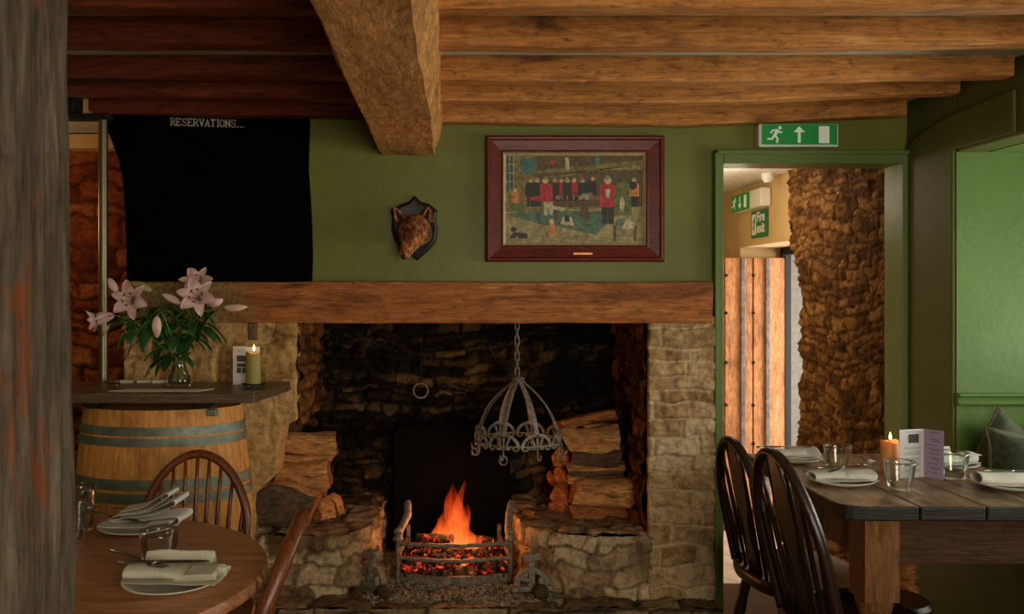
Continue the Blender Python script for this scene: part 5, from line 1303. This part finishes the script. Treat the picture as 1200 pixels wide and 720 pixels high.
def napkin_roll(loc, rz, label, mat, Ln=.17, seed=0, peak=False, h=.028):
    t = thing('napkin', label, 'napkin', loc, rz, 'folded cloth napkins')
    g = G()
    # flattened spiral in local YZ, extruded along X
    sp_ = []
    for i in range(26):
        a = -math.pi/2+2*math.pi*i/16; k = 1-.25*i/26; sp_.append((.040*k*math.cos(a), h/2+h/2*k*.95*math.sin(a)))
    g0 = G(); ribbon(g0, sp_, -Ln/2, Ln/2, .0075, seed, 24, .012)
    R = Matrix.Rotation(math.pi/2, 3, 'Z')
    g.add([R @ p for p in g0.v], g0.f)
    # loose under layer and flap
    g1 = G(); ribbon(g1, [(-.055, .006), (-.02, .003), (.03, .004), (.062, .010), (.05, .018), (.02, .022)], -Ln*.52, Ln*.50, .006, seed+4, 16, .01); g.add([R @ p for p in g1.v], g1.f)
    if peak:
        g2 = G(); ribbon(g2, [(-.045, .01), (-.048, .03), (-.055, .048), (-.062, .034), (-.068, .006)], -Ln*.40, Ln*.36, .008, seed+9, 16, -.004); g.add([R.inverted() @ p for p in g2.v], g2.f)
        g3 = G(); ribbon(g3, [(.02, .03), (.0, .036), (-.03, .034), (-.055, .030)], -Ln*.5, -Ln*.2, .008, seed+2, 10); g.add([R @ p for p in g3.v], g3.f)
    g4 = G(); ribbon(g4, [(-.04, .010), (-.045, .024), (-.03, .034), (.0, .036), (.03, .030), (.045, .016)], -Ln*.50, -Ln*.02, .010, seed+6, 14, .02, .25); g.add([R @ p for p in g4.v], g4.f)
    g.build('cloth', mat, t, smooth=True, local=True, solid=.0016, sub=1); return t
# ---- round table
plate((-.862, 2.405, .7505), .112, 'white plate under the folded white napkin at the far side of the round table')
t = thing('napkin', 'white napkin folded into stacked loops on the far plate of the round table', 'napkin', (-.845, 2.395, .765), 0, 'folded cloth napkins')
g = G()
ribbon(g, [(-.115, .010), (-.06, .006), (.0, .004), (.07, .008), (.105, .016), (.112, .027), (.10, .034), (.05, .030), (.0, .026), (-.05, .022), (-.075, .026), (-.05, .031), (.0, .036), (.05, .046), (.088, .062), (.100, .070), (.098, .080), (.085, .078), (.07, .068), (.03, .052), (-.02, .042), (-.07, .036)], -.055, .055, .004, 1, 14, .008)
ribbon(g, [(-.09, .014), (-.03, .012), (.03, .014), (.085, .020), (.096, .024), (.085, .027), (.03, .020)], -.075, -.035, .005, 6, 8, 0)
ribbon(g, [(-.06, .04), (.0, .046), (.04, .062), (.068, .080), (.080, .090), (.076, .097), (.064, .094), (.04, .078), (.0, .056), (-.06, .046)], -.04, .04, .003, 3, 12, .004)
g.build('cloth', M['linen'], t, smooth=True, local=True, solid=.0016, sub=1)
knife((-.93, 2.36, .800), 2.9+math.pi, 'steel knife poking out left of the looped white napkin', .10)
fork((-.94, 2.39, .812), 3.3, 'fork poking out left of the looped white napkin', -.12)
plate((-.625, 1.95, .7505), .110, 'white plate in front on the round table under a cream napkin')
napkin_roll((-.620, 1.945, .764), -.03, 'cream napkin rolled on the front plate of the round table', M['linen2'], .215, 2, True, .034)
knife((-.655, 1.945, .805), .02, 'long steel knife laid across the cream napkin on the front plate', 0)
fork((-.700, 1.955, .806), -.5, 'fork lying crooked on the cream napkin of the front plate', .08)
RG = 'tumblers on the round table'
glass((-.705, 2.10, .7505), .0475, .034, .083, 'empty tumbler standing behind the front plate of the round table', RG)
glass((-1.022, 2.40, .7505), .038, .030, .125, 'tall empty glass left of the looped napkin on the round table', RG)
glass((-1.000, 2.28, .7505), .038, .030, .122, 'glass half hidden by the timber post on the round table', RG)
# ---- pine table
Z = TZ+.0005
plate((1.245, 2.735, Z), .105, 'white plate nearest the left corner of the pine table')
napkin_roll((1.245, 2.725, Z+.012), .05, 'rolled white napkin on the plate nearest the left corner of the pine table', M['linen'], .185, 11)
knife((1.26, 2.735, Z+.052), .10, 'knife on the rolled napkin nearest the left corner of the pine table', .0)
fork((1.295, 2.75, Z+.050), .35, 'fork with its tines sticking out right of the near napkin', -.12)
plate((1.235, 3.095, Z), .105, 'white plate at the far left corner of the pine table')
napkin_roll((1.23, 3.09, Z+.012), -.05, 'rolled white napkin at the far left corner of the pine table', M['linen'], .18, 17)
knife((1.20, 3.085, Z+.052), .06, 'knife on the napkin at the far left corner of the pine table', 0)
plate((1.745, 2.675, Z), .105, 'white plate at the right edge of the photo on the pine table')
napkin_roll((1.745, 2.665, Z+.012), -.03, 'rolled white napkin at the right edge of the photo', M['linen'], .205, 23, False, .036)
knife((1.76, 2.675, Z+.052), -.12, 'knife on the napkin at the right edge of the photo', 0)
plate((1.735, 2.99, Z), .100, 'white plate behind the lilac menu at the far right of the pine table')
napkin_roll((1.745, 2.985, Z+.012), .35, 'crumpled white napkin between the lilac menu and the green cushion', M['linen'], .16, 29, True, .03)
TG = 'tumblers on the pine table'
glass((1.325, 2.925, Z), .0465, .029, .088, 'tumbler in front of the far left plate on the pine table', TG)
glass((1.392, 2.650, Z), .0465, .029, .088, 'tumbler in front of the orange candle on the pine table', TG)
glass((1.645, 2.800, Z), .0475, .032, .088, 'tumbler right of the lilac menu on the pine table', TG)
candle((1.484, 2.89, Z), .0285, .108, M['candleO'], 'lit orange pillar candle beside the lilac menu on the pine table')
mn = thing('menu_card', 'folded lilac menu card standing open on the pine table', 'menu', (1.563, 2.826, Z))
h = .158
mk = leafcard(mn, -.091, 0, -.022, 0, h, M['paper'], 'left_panel', .0012); mk2 = leafcard(mn, 0, .038, 0, -.048, h, M['lilac'], 'right_panel', .0012)
g = G(); g.add(mk(.36, .78, .72, .90, 0, 0), [(0, 1, 2, 3)]); g.build('printed_photo', M['ink'], mn, local=True)
g = G()
for i, v in enumerate((.62, .59, .53, .50, .47, .40, .37, .30, .27, .24, .16, .13)): g.add(mk(.14+.03*(i % 3), .88-.05*(i % 2), v, v+.010, 0, 0), [(0, 1, 2, 3)])
g.add(mk(.2, .8, .945, .957, 0, 0), [(0, 1, 2, 3)])
g.build('printed_lines', M['inkpale'], mn, local=True)
g = G()
for i, v in enumerate((.94, .80, .76, .68, .60, .57, .50, .42, .39, .30, .22, .19, .12)): g.add(mk2(.18+.12*(i % 3), .82-.1*(i % 2), v, v+.010, 0, 0), [(0, 1, 2, 3)])
g.build('printed_lines', M['ink'], mn, local=True)
# ------------------------------------------------------------------ cushions
def cushion(name, c, W_, H_, T_, rot, mats, label, seed=1, dent=0):
    t = thing(name, label, 'cushion', c, 0, 'cushions in the window seat'); R = Euler(rot).to_matrix(); g = G(); n = 22
    for side in (1, -1):
        o = len(g.v)
        for j in range(n+1):
            for i in range(n+1):
                u = -1+2*i/n; v = -1+2*j/n; e = ((1-u**4)*(1-v**4))
                pull = 1-.07*(1-abs(u)**3)*(abs(v)**2); pull2 = 1-.07*(1-abs(v)**3)*(abs(u)**2)
                y = side*T_/2*max(0, e)**.55*(1-dent*math.exp(-((u)**2*5+(v-.9)**2*3)))
                p = Vector((u*W_/2*pull2, y, v*H_/2*pull-dent*.10*math.exp(-(u*u*5))*max(0, v)))
                p += noise.noise_vector(p*9+Vector((seed, 0, 0)))*.010
                g.v.append(R @ p)
        for j in range(n):
            for i in range(n): a = o+j*(n+1)+i; g.f.append([a, a+1, a+n+2, a+n+1]); g.m.append(0)
    g.build('cushion_cover', mats[0], t, smooth=True, local=True, sub=1)
    g = G(); pts = []
    for k in range(4*n):
        s, r = divmod(k, n); q = -1+2*r/n; u, v = ((q, -1), (1, q), (-q, 1), (-1, -q))[s]
        pull = 1-.07*(1-abs(u)**3)*(abs(v)**2); pull2 = 1-.07*(1-abs(v)**3)*(abs(u)**2)
        p = Vector((u*W_/2*pull2, 0, v*H_/2*pull-dent*.10*math.exp(-(u*u*5))*max(0, v))); p += noise.noise_vector(p*9+Vector((seed, 0, 0)))*.010; pts.append(R @ p)
    g.tube(pts, .0045, 6, closed=True); g.build('piping', mats[1], t, smooth=True, local=True)
    return t
cushion('cushion', (2.085, 3.165, .735), .36, .36, .12, (-.18, .62, .05), (M['velvetgrey'], M['piping']), 'grey-green velvet cushion standing on its corner against the alcove cheek', 1)
cushion('cushion', (2.135, 3.0, .725), .50, .40, .17, (-.2, .06, .0), (M['velvet'], M['piping']), 'dark mossy velvet cushion slumped in front of the pointed one', 5, .35)
cushion('cushion', (2.37, 3.11, .80), .34, .34, .10, (-.2, -.25, .0), (M['pinkfab'], M['piping']), 'pale patterned cushion at the right edge of the photo', 9)

# ================================================================== light and camera
def area(name, loc, rot, sx, sy, e, col, spread=None):
    l = bpy.data.lights.new(name, 'AREA'); l.shape = 'RECTANGLE'; l.size = sx; l.size_y = sy; l.energy = e; l.color = col
    if spread: l.spread = spread
    o = bpy.data.objects.new(name, l); C.objects.link(o); o.location = loc; o.rotation_euler = rot; return o
def pt_(name, loc, e, col, r=.05):
    l = bpy.data.lights.new(name, 'POINT'); l.energy = e; l.color = col; l.shadow_soft_size = r
    o = bpy.data.objects.new(name, l); C.objects.link(o); o.location = loc; return o
area('alcove_window_light', (3.3, 2.35, 1.12), (0, math.pi/2, 0), .9, 1.8, 72, (1, .97, .88))
area('front_window_light', (1.0, -1.3, 1.35), (math.pi/2, 0, 0), 1.4, 1.1, 50, (1, .88, .71))
area('lobby_door_light', (2.75, 5.2, 1.0), (0, math.pi/2, 0), 1.7, .8, 40, (1, .95, .88))
pt_('lobby_point_light', (1.5, 4.6, 1.9), 5, (1, .86, .66), .1)  # warm point light inside the lobby, without a fitting
pt_('passage_lamp', (-2.1, 3.7, 1.75), 5, (1, .48, .2), .1)
pt_('left_fill', (-2.2, .6, 1.7), 5, (1, .6, .32), .12)  # added warm fill from the left, not a fitting of the room
pt_('fire_glow', (.03, 3.80, .42), 4.5, (1, .36, .10), .08)
w_ = bpy.data.worlds.new('sky'); bpy.context.scene.world = w_; w_.use_nodes = True
bg = w_.node_tree.nodes['Background']; bg.inputs[0].default_value = lin('#e8e4dc'); bg.inputs[1].default_value = .6
cam = bpy.data.cameras.new('camera'); co = bpy.data.objects.new('camera', cam); C.objects.link(co)
co.location = (0, 0, CH); co.rotation_euler = (math.pi/2, 0, 0); cam.sensor_width = 36; cam.lens = F/1200*36
cam.shift_x = (600-CX)/1200; cam.shift_y = -(360-CY)/1200; cam.clip_start = .05
cam.dof.use_dof = True; cam.dof.focus_distance = 3.3; cam.dof.aperture_fstop = 9
sc = bpy.context.scene; sc.camera = co
sc.view_settings.view_transform = 'Standard'; sc.view_settings.look = 'None'; sc.view_settings.gamma = 1; sc.view_settings.use_curve_mapping = False
sc.view_settings.exposure = 0
